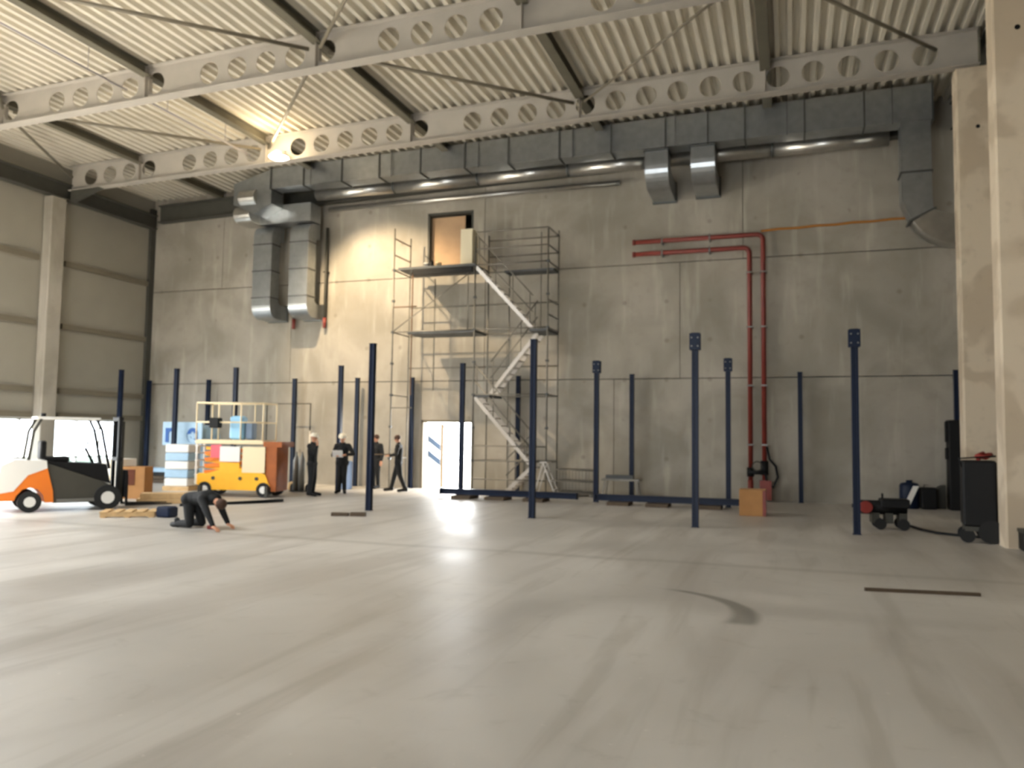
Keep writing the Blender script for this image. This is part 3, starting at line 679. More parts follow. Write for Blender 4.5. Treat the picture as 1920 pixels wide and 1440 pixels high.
# ================================================================== BOXES, MACHINES RIGHT
def carton(x0, x1, y0, y1, h, loc, rz, label, m='card', tape='red'):
    t = thing('cardboard_box', label, 'box', loc, rz)
    MB().bbox(x0, x1, y0, y1, 0, h, .006).build('carton', m, t)
    MB().box(x1-.07, x1+.003, y0-.004, y1+.004, .01, h-.01).build('side_strip', tape, t)
    MB().box(x0, x1, -.035, .035, h, h+.003).build('tape', 'wood', t)
    return t
carton(-.29, .29, -.25, .25, .6, (-.82, 19.35, 0), 0, 'brown cardboard box with a red edge on the floor under the red pipes', 'card', 'pipe_red')
# compressor
t = thing('compressor', 'low black compressor with a red round cover beside the rightmost front post', 'machine', (1.78, 17.6, 0), .05)
MB().tube([(-.45, 0, .42), (.38, 0, .42)], [.14, .14], 16).build('tank', 'black', t)
MB().bbox(-.1, .42, -.2, .2, .42, .6, .02).build('motor_housing', 'black', t)
MB().tube([(-.38, -.22, .43), (-.38, -.13, .43)], .12, 20).build('round_cover', 'red', t)
for x in (-.2, .05, .3):
    MB().box(x-.07, x+.07, -.18, .18, .12, .32).build('support', 'charcoal', t)
for x in (-.12, .3):
    for y in (-.2, .2): MB().tube([(x, y-.03, .11), (x, y+.03, .11)], .11, 16).build('wheel', 'rubber', t)
MB().tube([(-.45, 0, .5), (-.6, 0, .46), (-.6, .0, .40)], .02, 6).build('handle', 'black', t)
MB().tube([(-.05, 0, .6), (-.05, 0, .7)], .02, 8).build('gauge_stem', 'black', t)
cb = [(2.15, 18.9, .02), (2.3, 18.2, .02), (2.42, 17.5, .02), (2.62, 17.0, .02), (2.95, 16.75, .02), (3.25, 16.62, .02), (3.3, 16.6, .02)]
tag(MB().tube(cb, .03, 8).build('power_cable', 'black'), 'black cable on the floor running to the dark cart by the column', 'cable')
# blue-white drum and black box near right wall
t = thing('blue_white_canister', 'blue and white canister on the floor near the right end of the back wall', 'canister', (2.95, 23.4, 0))
MB().lathe([(.2, 0), (.24, .03), (.24, .6), (.2, .66), (.08, .68), (.08, .74)], 20).build('body', 'blue', t)
MB().prism([(-.16, .1), (-.02, .1), (.2, .6), (.06, .6)], -.255, -.235, 'y').build('white_band', 'white', t)
t = thing('black_case', 'black case standing right of the blue and white canister', 'case', (3.38, 23.4, 0))
MB().bbox(-.17, .2, -.2, .2, .0, .56, .03).build('shell', 'black', t)
MB().tube([(-.08, 0, .56), (-.08, 0, .62), (.1, 0, .62), (.1, 0, .56)], .015, 6).build('handle', 'charcoal', t)
tag(MB().prism([(3.6, 0), (3.84, 0), (3.84, .62), (3.75, .6), (3.6, .5)], 23.6, 23.95, 'y').build('grey_sheet_pile', 'charcoal'), 'low dark grey covered pile between the black case and the tall cabinet', 'pile')
t = thing('tall_cabinet', 'tall narrow black cabinet against the back wall at the far right', 'cabinet', (4.1, 23.45, 0))
MB().bbox(-.22, .26, -.25, .25, 0, 2.32, .015).build('body', 'black', t)
MB().box(-.2, .24, -.262, -.25, .08, 1.12).build('door', 'black', t); MB().box(-.2, .24, -.262, -.25, 1.18, 2.24).build('door', 'black', t)
MB().box(-.27, -.22, -.1, .1, 1.75, 2.28).build('side_box', 'black', t); MB().box(-.27, -.22, -.1, .1, 1.3, 1.6).build('side_box', 'black', t)
# dark cart by column
t = thing('tool_cart', 'tall black machine cart with red hose on top beside the nearest column', 'cart', (3.12, 16.05, 0), -.1)
MB().bbox(-.26, .26, -.3, .3, .28, 1.42, .03).build('body', 'black', t)
MB().box(-.2, .2, -.315, -.3, .75, 1.35).build('front_panel', 'black', t)
MB().tube([(-.26, -.2, 1.3), (-.3, -.2, 1.45), (.26, -.2, 1.5)], .018, 6).build('handle', 'black', t)
MB().tube([(.0, 0, 1.44), (.08, .1, 1.5), (.2, 0, 1.52), (.12, -.1, 1.47), (0, -.05, 1.5), (.1, 0, 1.55)], .035, 8).build('red_hose', 'red', t)
for x, y, r in ((-.2, -.24, .12), (-.2, .24, .12), (.16, -.27, .2), (.16, .27, .2)): MB().tube([(x, y-.035, r), (x, y+.035, r)], r, 18).build('wheel', 'rubber', t)
MB().box(-.24, .24, -.28, .28, .2, .28).build('chassis', 'charcoal', t)
t = thing('black_crate', 'small black crate on the floor against the front of the nearest column', 'crate', (3.68, 15.02, 0))
MB().bbox(-.17, .3, -.17, .17, 0, .34, .02).build('body', 'black', t); MB().box(-.18, .31, -.18, .18, .29, .345).build('rim', 'charcoal', t)
# flat bar on floor, board
o = MB().box(-.61, .61, -.025, .025, 0, .035).build('flat_bar', 'darkwood'); o.location = (1.4, 10.25, .001); o.rotation_euler = (0, 0, math.radians(8.3)); tag(o, 'thin dark batten lying alone on the floor at right', 'batten')
t = thing('wood_offcut', 'dark wooden offcuts lying on the floor below the leftmost front post', 'board', (-8.85, 15.0, 0), .3)
MB().box(-.36, .0, -.07, .07, 0, .07).build('block', 'darkwood', t); MB().box(.04, .36, -.06, .08, 0, .08).build('block', 'darkwood', t)
# metal stuff beside scaffold foot
t = thing('wire_container', 'grey wire mesh container on the floor right of the scaffold foot', 'container', (-6.0, 23.3, 0))
for z in (.12, .45, .78):
    MB().tube([(-.55, -.4, z), (.55, -.4, z), (.55, .4, z), (-.55, .4, z), (-.55, -.4, z)], .018, 6).build('rail', 'scaf', t)
mm = MB()
for i in range(12): x = -.55+i*.1; mm.tube([(x, -.4, .12), (x, -.4, .78)], .006, 5)
mm.build('mesh_panel', 'scaf', t); MB().box(-.55, .55, -.4, .4, .09, .12).build('tray', 'scaf_deck', t)
for x in (-.5, .5):
    for y in (-.35, .35): MB().box(x-.04, x+.04, y-.04, y+.04, 0, .1).build('foot', 'scaf', t)
t = thing('step_ladder', 'small aluminium step ladder by the foot of the scaffold stairs', 'ladder', (-6.65, 22.1, 0))
for y in (-.2, .2):
    MB().bar((0, y, 1.0), (.4, y, .0), .05, .03).build('rail', 'alu', t); MB().bar((0, y, 1.0), (-.3, y, 0), .03, .03).build('rear_leg', 'alu', t)
for k in range(1, 4): MB().box(.4*k/4-.05, .4*k/4+.05, -.2, .2, 1-k/4-.012, 1-k/4+.012).build('step', 'alu', t)
MB().box(-.12, .12, -.22, .22, 1.0, 1.03).build('top_plate', 'alu', t)
t = thing('trestle_table', 'low grey trestle carrying dark lengths of steel by the back wall', 'trestle', (-4.6, 23.2, 0))
MB().box(-.6, .5, -.25, .25, .5, .56).build('top', 'scaf', t)
for x in (-.5, .4):
    for y in (-.2, .2): MB().bar((x, y, .5), (x+(.08 if x > 0 else -.08), y*1.3, 0), .04, .04).build('leg', 'scaf', t)
MB().box(-.5, .3, -.12, .1, .56, .66).build('steel_lengths', 'scaf_deck', t)
# thin portal frame on the wall near the lift
t = thing('portal_frame', 'thin dark portal frame standing by the back wall right of the scissor lift', 'frame', (-16.5, 23.75, 0))
MB().tube([(-.9, 0, 0), (-.9, 0, 2.78), (.88, 0, 2.78), (.88, 0, 1.85)], .022, 6).build('frame_tube', 'charcoal', t)
MB().tube([(.88, 0, 1.85), (.88, 0, 0)], .018, 6).build('leg', 'alu', t)
t = thing('blue_bag_stack', 'pale blue sheet bundle standing on the floor behind the worker with papers', 'bundle', (-13.4, 22.4, 0))
MB().bbox(-.12, .18, -.2, .2, 0, .9, .03).build('sheet_bundle', mat('dusty_blue_sheet', (120, 142, 176), .6), t)
o = MB().bbox(-.18, .18, -.2, .2, 0, .28, .05).build('sand_bag', 'wood'); o.location = (-14.25, 21.0, 0); tag(o, 'small tan sack on the floor between the two left standing workers', 'sack')

# ================================================================== FORKLIFT
t = thing('forklift', 'white and orange forklift with black mast at the left edge, facing right', 'forklift', (-15.12, 13.5, 0), math.radians(56))
# local: +x forward, y left; length from -1.2 to +1.2
cwp = [(-1.25, .28), (-1.3, .55), (-1.22, .98), (-1.0, 1.08), (-.45, 1.06), (-.38, .9), (-.42, .55), (-.5, .55), (-.55, .62), (-.7, .66), (-.85, .62), (-.92, .52), (-.95, .28)]
MB().prism([(-1.31, .5), (-1.24, .98), (-1.0, 1.1), (-.42, 1.08), (-.40, .92), (-.75, .78), (-1.0, .45), (-1.3, .4)], -.56, .52, 'y').build('counterweight_top', 'white', t)  # white here stands in for overexposure on the orange counterweight
MB().prism([(-1.25, .25), (-1.29, .4), (-1.0, .46), (-.76, .78), (-.40, .92), (-.28, .45), (-.26, .2), (-.42, .2), (-.46, .36), (-.56, .48), (-.70, .52), (-.84, .48), (-.94, .36), (-.98, .25)], -.55, .55, 'y').build('counterweight', 'orange', t)
MB().prism([(-.40, 1.0), (-.32, 1.0), (.85, .55), (.85, .18), (-.26, .18), (-.30, .45), (-.40, .75)], -.5, .5, 'y').build('side_panel', 'charcoal', t)
MB().prism([(-.40, 1.06), (.75, 1.0), (.85, .56), (-.30, 1.0)], -.44, .44, 'y').build('seat_deck', 'black', t)
MB().bbox(-.42, .05, -.25, .25, 1.04, 1.16, .03).build('seat', 'black', t); MB().bbox(-.52, -.4, -.25, .25, 1.1, 1.5, .03).build('backrest', 'black', t)
MB().tube([(.55, 0, 1.0), (.38, 0, 1.35)], .03, 8).build('steering_column', 'black', t)
MB().tube([(.38+.05*math.cos(a), .16*math.sin(a), 1.36+.12*math.cos(a)) for a in [2*PI*i/14 for i in range(15)]], .015, 6).build('steering_wheel', 'black', t)
for y in (-.47, .47):
    MB().tube([(-.75, y, 1.08), (-.68, y, 1.7), (-.55, y, 1.97)], .03, 8).build('guard_pillar', 'charcoal' , t)
    MB().tube([(.8, y, .9), (.62, y, 1.75), (.52, y, 1.97)], .03, 8).build('guard_pillar', 'black', t)
rf = MB(); rf.bar((-.62, -.47, 1.99), (.58, -.47, 1.99), .06, .05).bar((-.62, .47, 1.99), (.58, .47, 1.99), .06, .05).bar((-.6, -.47, 1.99), (-.6, .47, 1.99), .06, .05).bar((.56, -.47, 1.99), (.56, .47, 1.99), .06, .05)
for i in range(7): x = -.48+i*.16; rf.box(x-.015, x+.015, -.45, .45, 1.98, 2.01)
rf.build('overhead_guard', 'white', t)
MB().tube([(-.5, -.3, 2.02), (-.5, -.3, 2.09)], .05, 12).build('beacon', 'black', t)
for y in (-.3, .3):
    MB().bar((1.02, y, .1), (1.02, y, 2.05), .07, .12).build('mast_rail', 'black', t)
    MB().bar((1.1, y*.75, .15), (1.1, y*.75, 1.95), .05, .08).build('inner_mast_rail', 'charcoal', t)
for z in (.3, 1.1, 2.0): MB().box(.98, 1.08, -.33, .33, z-.04, z+.04).build('mast_crossbar', 'black', t)
MB().box(1.14, 1.2, -.45, .45, .25, .85).build('fork_carriage', 'black', t)
for y in (-.25, .25): MB().prism([(1.2, .75), (1.24, .75), (1.24, .1), (2.2, .07), (2.2, .05), (1.2, .05)], y-.05, y+.05, 'y').build('fork', 'black', t)
for x, r, ys in ((-.70, .22, (-.5, .5)), (.78, .27, (-.5, .5))):
    for y in ys:
        wq = MB().tube([(x, y-.09, r), (x, y+.09, r)], r, 20).build('wheel', 'rubber', t)
        MB().tube([(x, y-.1, r), (x, y+.1, r)], r*.5, 14).build('hub', 'white', wq)
MB().box(-.2, .75, -.56, -.48, .2, .26).build('step', 'steel', t)

# ================================================================== SCISSOR LIFT
t = thing('scissor_lift', 'yellow scissor lift with cream railings parked before the back wall, left of the workers', 'lift', (-14.35, 18.6, 0), math.radians(12))
MB().bbox(-1.15, 1.1, -.42, .42, .28, .62, .04).build('chassis', 'yellow', t)
MB().prism([(-.95, .3), (-.8, .62), (-.3, .78), (.35, .78), (.85, .62), (1.0, .3), (.75, .18), (-.7, .18)], -.47, -.42, 'y').build('side_cover', 'yellow', t)
for x in (-.86, .82):
    for y in (-.4, .4):
        wq = MB().tube([(x, y-.08, .2), (x, y+.08, .2)], .2, 20).build('wheel', 'rubber', t); MB().tube([(x, y-.09, .2), (x, y+.09, .2)], .1, 12).build('hub', 'white', wq)
for k in range(4):   # stowed scissor stack
    z0 = .66+k*.17
    for y in (-.33, .33):
        MB().bar((-.95, y, z0), (.95, y, z0+.14), .05, .09).build('scissor_arm', 'orange' , t)
        MB().bar((-.95, y+.05, z0+.14), (.95, y+.05, z0), .05, .09).build('scissor_arm', 'yellow', t)
MB().bbox(-1.2, .78, -.45, .45, 1.42, 1.54, .02).build('platform_deck', 'cream', t)
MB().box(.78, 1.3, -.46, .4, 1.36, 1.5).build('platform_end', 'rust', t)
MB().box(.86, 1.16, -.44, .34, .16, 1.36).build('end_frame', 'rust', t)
MB().box(.2, .84, -.475, -.43, .66, 1.36).build('hood_panel', 'cream', t)
MB().box(-.45, .12, -.475, -.43, .95, 1.36).build('hood_panel', 'white', t)
MB().box(-.45, .12, -.475, -.43, .62, .92).build('hood_panel', 'yellow', t)
for x in (-.62, .15, .62): MB().tube([(x, -.49, .5), (x, -.46, .5)], .05, 10).build('access_knob', 'charcoal', t)
rails = MB()
for z in (2.02, 2.55):
    for y in (-.43, .43): rails.tube([(-1.18, y, z), (.74, y, z)], .022, 6)
    for x in (-1.18, .74): rails.tube([(x, -.43, z), (x, .43, z)], .022, 6)
rails.build('guard_rails', 'cream', t)
for x in (-1.18, -.54, .1, .74):
    for y in (-.43, .43): MB().tube([(x, y, 1.54), (x, y, 2.55)], .02, 6).build('rail_post', 'cream', t)
MB().box(-.72, -.42, -.47, -.445, 1.05, 1.4).build('red_decal', 'pink', t)
MB().bbox(-.78, -.5, -.52, -.3, 1.86, 2.14, .02).build('control_box', 'black', t)
MB().bbox(-.3, .1, -.3, 0, 1.55, 2.2, .05).build('platform_bin', mat('pale_blue_bin', (150, 200, 232), .4), t)
MB().bbox(.15, .38, -.25, 0, 1.55, 2.05, .04).build('platform_bag', mat('grey_blue_bag', (110, 128, 150), .7), t)
for k in range(6): MB().box(-1.32, -1.22, -.2, .2, .35+k*.2, .38+k*.2).build('ladder_rung', 'white', t)
for y in (-.2, .2): MB().bar((-1.27, y, .3), (-1.27, y, 1.5), .04, .03).build('ladder_rail', 'white', t)
for x in (-.95, .95): MB().box(x-.04, x+.04, -.6, -.45, .0, .3).build('outrigger', 'charcoal', t)

# ================================================================== STACKS LEFT OF THE LIFT
t = thing('wrapped_stack', 'white-wrapped layered stack standing left of the scissor lift', 'stack', (-17.3, 19.6, 0), .25)
MB().box(-.4, .4, -.4, .4, .0, .13).build('pallet', 'wood', t)
for k in range(5): MB().bbox(-.36, .36, -.38, .38, .13+k*.25, .13+k*.25+.24, .02).build('layer', 'wrap' if k % 2 else 'white', t)
t = thing('printed_wrap_roll', 'pale blue wrapped bale with blue printed letters near the left corner', 'bale', (-19.0, 22.35, 0), 0)
pr = [(.62, .1), (.64, .3), (.62, 1.6), (.55, 1.85), (.35, 1.98), (.02, 2.0)]
MB().lathe([(.6, .1)]+pr[1:], 24).build('bale', 'wrap', t)
MB().box(-.6, .6, -.5, .5, 0, .1).build('pallet', 'darkwood', t)
def text_mesh(s, size, ext, m, parent, loc, rot):
    cu = bpy.data.curves.new('lettering', 'FONT'); cu.body = s; cu.size = size; cu.extrude = ext; cu.offset = .028; cu.align_x = 'CENTER'
    o = bpy.data.objects.new('tmp', cu); C.objects.link(o); bpy.context.view_layer.update()
    me = bpy.data.meshes.new_from_object(o.evaluated_get(bpy.context.evaluated_depsgraph_get())); bpy.data.objects.remove(o)
    me.materials.clear(); me.materials.append(W[m]); q = bpy.data.objects.new('lettering', me); C.objects.link(q); q.parent = parent; q.location = loc; q.rotation_euler = rot
    return q
sg = MB().box(-1.0, .62, -.70, -.655, 1.3, 2.08); sg.build('print_panel', 'wrap', t)
text_mesh('n', .95, .01, 'lblue', t, (-.66, -.71, 1.42), (PI/2, 0, 0)); text_mesh('e', .95, .01, 'lblue', t, (.24, -.71, 1.42), (PI/2, 0, 0))
t = thing('dark_pallet_stack', 'low dark stack of flat material on the floor in the left corner', 'stack', (-20.6, 22.3, 0), .1)
for k in range(3): MB().box(-.7, .7, -.4, .4, k*.13, k*.13+.11).build('board_layer', 'darkwood' if k < 2 else 'black', t)
MB().box(-.6, .6, -.35, .35, .37, .5).build('white_sheet', 'wrap', t)
t = thing('white_carton', 'white carton standing right of the forklift mast', 'box', (-16.95, 16.9, 0), .2)
MB().bbox(-.45, .25, -.3, .3, 0, 1.0, .01).build('carton', 'white', t); MB().box(-.12, -.06, -.305, .305, .0, 1.003).build('tape', 'cream', t)
t = thing('cardboard_box', 'open brown cardboard box with dark inside between forklift and crouching worker', 'box', (-16.1, 16.6, 0), .35)
for a in ((-.3, .3, -.25, -.24), (-.3, .3, .24, .25), (-.3, -.29, -.25, .25), (.29, .3, -.25, .25)): MB().box(*a, .3, .82).build('side', 'card', t)
MB().box(-.3, .3, -.25, .25, .0, .31).build('base', 'card', t); MB().box(-.28, .05, -.262, -.252, .35, .75).build('dark_panel', mat('rust_brown_panel', (92, 44, 18), .8), t)
for i, (x, y, z, L, rz, lb) in enumerate(((-14.2, 15.9, .0, 1.7, .62, 'long pine planks lying behind the crouching worker, lower bundle'), (-14.25, 15.92, .125, 1.5, .62, 'long pine planks lying behind the crouching worker, upper bundle'))):
    o = MB().box(-L/2, L/2, -.25, .25, 0, .12).build('plank_bundle', 'wood'); o.location = (x, y, z); o.rotation_euler = (0, 0, rz); tag(o, lb, 'planks', 'pine plank bundles')
t = thing('wooden_pallet', 'small wooden pallet on the floor left of the crouching worker', 'pallet', (-12.75, 13.0, 0), .62)
for y in (-.3, 0, .3): MB().box(-.5, .5, y-.04, y+.04, .02, .1).build('bearer', 'wood', t)
for i in range(5): x = -.44+i*.22; MB().box(x-.07, x+.07, -.35, .35, .1, .12).build('deck_board', 'wood', t)
for i in range(3): x = -.44+i*.44; MB().box(x-.05, x+.05, -.35, .35, 0, .02).build('bottom_board', 'wood', t)
o = MB().bbox(-.17, .17, -.14, .14, 0, .22, .03).build('blue_tool_bag', 'blue'); o.location = (-11.95, 13.15, 0); tag(o, 'small dark blue tool bag on the floor right of the wooden pallet', 'bag')
o = MB().tube([(-13.45, 15.2, .03), (-12.9, 16.0, .03), (-12.4, 16.8, .04), (-12.1, 17.3, .05)], .045, 6).build('black_hose', 'black'); tag(o, 'black hose on the floor leading towards the scissor lift', 'hose')
t = thing('gas_trolley', 'grey and black trolley parked right of the scissor lift', 'trolley', (-13.75, 20.4, 0))
for x in (-.1, .1): MB().lathe([(.09, .06), (.09, .95), (.06, 1.05), (.03, 1.12), (.03, 1.2)], 12, T(x, 0, 0)).build('cylinder', 'steel', t)
MB().box(-.24, .24, -.12, .12, .03, .06).build('base', 'black', t)
for x in (-.26, .26): MB().tube([(x-.02, .1, .13), (x+.02, .1, .13)], .13, 14).build('wheel', 'rubber', t)

# outside the glazing
for k, (y0, y1, lb) in enumerate(((14, 20.5, 'dark clipped hedge outside the left part of the glazing'), (21.0, 27.5, 'dark clipped hedge outside the right part of the glazing'))):
    m = MB(); nx = 26
    prof = []
    for i in range(nx+1):
        y = y0+(y1-y0)*i/nx; h = .62+.12*random.random()
        prof.append([(-28.2-.1*random.random(), y, -.03), (-28.25-.1*random.random(), y, h*.8), (-28.6, y, h), (-29.1, y, h*.9), (-29.3, y, -.03)])
    m.sweep(prof, False); tag(m.build('hedge', 'leaf'), lb, 'hedge')
m = MB().box(-27.6, -27.5, 20.2, 20.3, -.03, 3.0); tag(m.build('yard_post', 'charcoal'), 'dark post standing in the yard outside the glazing', 'post')

# ================================================================== PEOPLE
def capsule(mb, a, b, ra, rb, side=None, fl=1.0, n=12):
    """tapered limb segment with rounded ends; fl widens it along the side vector"""
    a = Vector(a); b = Vector(b); t = (b-a)
    t = t.normalized() if t.length > 1e-6 else Vector((0, 0, 1))
    s0 = Vector(side) if side is not None else (Vector((0, 1, 0)) if abs(t.y) < .9 else Vector((1, 0, 0)))
    u = (s0-t*s0.dot(t)).normalized(); v = t.cross(u).normalized(); secs = []
    for k in range(-4, 1):
        an = k*PI/8; r = max(ra*math.cos(an), ra*.05); c = a+t*ra*math.sin(an); secs.append((c, r))
    for k in range(0, 5):
        an = k*PI/8; r = max(rb*math.cos(an), rb*.05); c = b+t*rb*math.sin(an); secs.append((c, r))
    mb.sweep([[tuple(c+u*(r*fl*math.cos(2*PI*q/n))+v*(r*math.sin(2*PI*q/n))) for q in range(n)] for c, r in secs], True)
def fuse(mb, name, m, parent, voxel=.012, smooth=6):
    """melt overlapping segments into one continuous smooth surface"""
    o = mb.build('tmp', m)
    r = o.modifiers.new('r', 'REMESH'); r.mode = 'VOXEL'; r.voxel_size = voxel; r.use_smooth_shade = True
    sm = o.modifiers.new('s', 'SMOOTH'); sm.factor = .5; sm.iterations = smooth
    bpy.context.view_layer.update()
    me = bpy.data.meshes.new_from_object(o.evaluated_get(bpy.context.evaluated_depsgraph_get())); bpy.data.objects.remove(o)
    me.name = name; me.materials.clear(); me.materials.append(W[m])
    for p in me.polygons: p.use_smooth = True
    q = bpy.data.objects.new(name, me); C.objects.link(q); q.parent = parent
    return q
def person(label, loc, rz, J, helmet=None, hair=True, trousers='cloth'):
    """J: joints in metres, x forward, y to the person's left."""
    t = thing('person', label, 'person', loc, rz)
    V = {k: Vector(v) for k, v in J.items()}
    side = (V['shL']-V['shR']).normalized(); hs = (V['hpL']-V['hpR']).normalized()
    hd = (V['head']-V['neck']).normalized(); face = Vector(J.get('face', (1, 0, 0))); face = (face-hd*face.dot(hd)).normalized(); er = hd.cross(face).normalized()
    pel, che, nek = V['pelvis'], V['chest'], V['neck']; wst = pel.lerp(che, .45)
    b = MB()
    capsule(b, pel, wst, .105, .1, hs, 1.45); capsule(b, wst, che, .1, .115, side, 1.4); capsule(b, V['shL'].lerp(che, .2), V['shR'].lerp(che, .2), .07, .07)
    capsule(b, che, nek, .08, .055, side, 1.3); capsule(b, nek, nek+hd*.08, .056, .054)
    sk = nek+hd*.175
    capsule(b, sk-hd*.03, sk+hd*.02-face*.008, .078, .09, er, .88, 16); capsule(b, sk-hd*.075+face*.025, sk-hd*.03+face*.02, .047, .06, er, .95)   # skull, jaw
    capsule(b, sk-hd*.035+face*.092, sk-hd*.005+face*.084, .013, .008)   # nose
    capsule(b, sk-hd*.066+face*.074-er*.02, sk-hd*.066+face*.074+er*.02, .01, .01)   # lips
    for sg in (-1, 1): capsule(b, sk-hd*.03+er*sg*.079-face*.008, sk+hd*.012+er*sg*.082-face*.012, .011, .014)   # ears
    for s_ in ('L', 'R'):
        sh, el, wr = V['sh'+s_], V['el'+s_], V['wr'+s_]
        capsule(b, sh, el, .052, .04); capsule(b, el, wr, .042, .027)
        d = (wr-el).normalized(); hv = Vector(J.get('hand'+s_, tuple(d))).normalized()
        sd = hv.cross(Vector((0, 0, 1)) if abs(hv.z) < .8 else Vector((1, 0, 0))).normalized(); cu = sd.cross(hv).normalized()*(-1)
        if cu.z > 0 and abs(hv.z) < .8: cu = -cu
        palm = wr+hv*.055; capsule(b, wr, palm+hv*.02, .026, .02, sd, 1.75)
        for o_, ln in ((-.033, .06), (-.011, .074), (.011, .07), (.031, .054)):
            p0 = palm+sd*o_+hv*.025; p1 = p0+hv*ln*.55+cu*.006; p2 = p1+hv*ln*.4+cu*.022
            capsule(b, p0, p1, .0105, .0095, None, 1, 8); capsule(b, p1, p2, .0095, .0085, None, 1, 8)
        capsule(b, wr+hv*.02-sd*.03, palm-sd*.058+hv*.005+cu*.01, .014, .0105, None, 1, 8); capsule(b, palm-sd*.058+hv*.005+cu*.01, palm-sd*.062+hv*.035+cu*.018, .0105, .009, None, 1, 8)
        capsule(b, V['hp'+s_], V['kn'+s_], .082, .055); capsule(b, V['kn'+s_], V['an'+s_], .056, .038); capsule(b, V['an'+s_], V['to'+s_], .036, .026)
    fuse(b, 'body', 'skin', t, .0065, 2)
    j = MB()
    capsule(j, pel+(pel-che)*.16, wst, .125, .122, hs, 1.42); capsule(j, wst, che, .122, .14, side, 1.36); capsule(j, V['shL'].lerp(che, .12), V['shR'].lerp(che, .12), .088, .088)
    capsule(j, che, nek-hd*.0, .11, .076, side, 1.15)
    for s_ in ('L', 'R'):
        sh, el, wr = V['sh'+s_], V['el'+s_], V['wr'+s_]
        capsule(j, sh, el, .075, .06); capsule(j, el, el.lerp(wr, .86), .06, .044)
    fuse(j, 'jacket', 'cloth', t, .012, 7)
    q = MB()
    for s_ in ('L', 'R'):
        capsule(q, V['hp'+s_]+(pel-V['hp'+s_])*.3, V['kn'+s_], .112, .078); capsule(q, V['kn'+s_], V['an'+s_].lerp(V['kn'+s_], .06), .076, .062)
    capsule(q, V['hpL'], V['hpR'], .115, .115)
    fuse(q, 'trousers', trousers, t, .012, 6)
    for s_ in ('L', 'R'):
        a = V['an'+s_]; e_ = V['to'+s_]; fw = (e_-a).normalized(); m = MB()
        capsule(m, a-fw*.03-Vector((0, 0, .03)), a+Vector((0, 0, .05)), .05, .056); capsule(m, a-fw*.03-Vector((0, 0, .02)), e_+fw*.05+Vector((0, 0, .012)), .054, .044, None, 1.1)
        fuse(m, 'shoe', 'black', t, .01, 4)
    qm = Matrix((face, er, hd)).transposed().to_4x4(); M = Matrix.Translation(sk+hd*.03-face*.008) @ qm
    if helmet:
        h = MB().lathe([(.108, -.004), (.125, -.002), (.127, .006), (.116, .012), (.112, .045), (.094, .082), (.055, .106), (.012, .112)], 24, M).build('helmet', helmet, t)
        MB().prism([(.095, -.05), (.15, -.035), (.162, 0), (.15, .035), (.095, .05)], -.006, .004, 'z', M).build('peak', helmet, h)
    elif hair:
        MB().lathe([(.07, -.06), (.09, -.03), (.098, .0), (.098, .03), (.083, .066), (.045, .09), (.008, .096)], 20, Matrix.Translation(sk+hd*.022-face*.018) @ qm).build('hair', 'hair', t)
    for sg in (-1, 1):
        MB().lathe([(.002, -.011), (.008, -.007), (.011, 0), (.008, .007), (.002, .011)], 8, Matrix.Translation(sk+hd*.004+face*.077+er*sg*.03)).build('eye', 'black', t)
    return t
def J(**k):
    d = dict(pelvis=(0, 0, .93), chest=(.0, 0, 1.28), neck=(.01, 0, 1.46), head=(.03, 0, 1.66), shL=(0, .18, 1.40), shR=(0, -.18, 1.40), elL=(-.02, .24, 1.13), elR=(-.02, -.24, 1.13), wrL=(.06, .25, .88), wrR=(.06, -.25, .88),
             hpL=(0, .09, .9), hpR=(0, -.09, .9), knL=(.02, .1, .5), knR=(.02, -.1, .5), anL=(-.02, .1, .09), anR=(-.02, -.1, .09), toL=(.15, .12, .045), toR=(.15, -.12, .045)); d.update(k); return d
person('leftmost standing worker, black clothes, pale helmet, hand raised to the face', (-12.68, 19.45, 0), math.radians(5),
       J(elR=(.16, -.24, 1.16), wrR=(.2, -.12, 1.42), handR=(.1, .1, 1), head=(.05, 0, 1.66), elL=(-.06, .24, 1.12), wrL=(-.02, .24, .86), face=(1, -.1, .1)), 'helmet', trousers='cloth_grey')
person('standing worker in black with a pale helmet holding white papers', (-12.5, 20.75, 0), math.radians(-70),
       J(elR=(.05, -.27, 1.12), wrR=(.28, -.1, 1.12), elL=(.05, .33, 1.16), wrL=(.3, .14, 1.14), handR=(1, .3, 0), handL=(1, -.4, 0), face=(1, 0, -.35), head=(.07, 0, 1.65), knL=(.02, .07, .5), knR=(.02, -.07, .5), anL=(-.02, .08, .09), anR=(-.02, -.08, .09)), 'helmet')
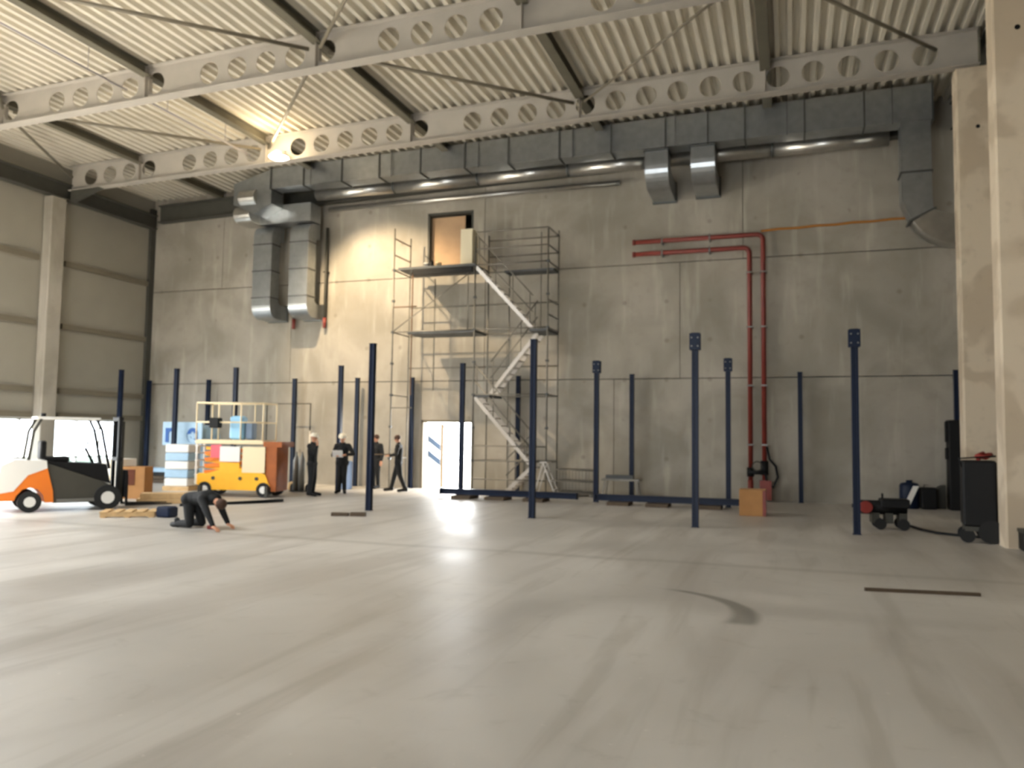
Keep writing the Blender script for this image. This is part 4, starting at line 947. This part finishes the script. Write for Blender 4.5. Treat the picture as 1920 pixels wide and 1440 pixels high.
o = MB().box(-.15, .15, -.005, .005, -.11, .11).build('paper_sheet', 'paper'); o.location = (-12.42, 20.34, 1.17); o.rotation_euler = (.5, 0, .3); tag(o, 'white sheets of paper held by the second worker from the left', 'paper')
person('bare-headed worker in black standing behind the leftmost front post', (-12.72, 23.2, 0), math.radians(-100), J(anL=(.05, .14, .09), toL=(.22, .15, .045), knL=(.06, .12, .5)), None)
person('rightmost standing worker, bare-headed, in black, legs apart, holding a rod', (-11.42, 22.25, 0), math.radians(-165),
       J(elR=(.08, -.26, 1.18), wrR=(.28, -.12, 1.1), elL=(.02, .3, 1.16), wrL=(.27, .1, 1.1), handR=(1, .2, 0), handL=(1, -.2, 0), anL=(-.26, .16, .09), toL=(-.1, .2, .045), anR=(.24, -.12, .09), toR=(.4, -.13, .045), knL=(-.08, .13, .5), knR=(.14, -.11, .5), head=(.06, 0, 1.63)), None)
o = MB().tube([(-.42, 0, 0), (.35, 0, .02)], .018, 8).build('rod_tool', 'darkwood'); o.location = (-11.72, 22.08, 1.13); o.rotation_euler = (0, 0, .12); tag(o, 'dark rod held level by the rightmost standing worker', 'tool')
# worker on hands and knees in the foreground
person('worker in black kneeling on all fours on the floor, leaning on one hand', (-10.18, 11.9, 0), math.radians(-12),
       dict(pelvis=(-.1, 0, .52), chest=(.32, 0, .56), neck=(.5, 0, .53), head=(.66, 0, .46), face=(.3, 0, -1), shL=(.38, .17, .54), shR=(.38, -.17, .54), elL=(.5, .2, .3), elR=(.58, -.2, .32), wrL=(.66, .2, .09), wrR=(.76, -.2, .08),
            handL=(1, 0, -.3), handR=(1, 0, -.3), hpL=(-.1, .1, .5), hpR=(-.1, -.1, .5), knL=(.02, .13, .09), knR=(.02, -.13, .09), anL=(-.34, .12, .07), anR=(-.34, -.12, .07), toL=(-.42, .12, .045), toR=(-.42, -.12, .045)), None)
o = MB().bbox(-.07, .07, -.04, .04, 0, .07, .01).build('hand_tool', 'pipe_red'); o.location = (-9.78, 11.86, 0); tag(o, 'small red-brown tool on the floor under the kneeling worker', 'tool')
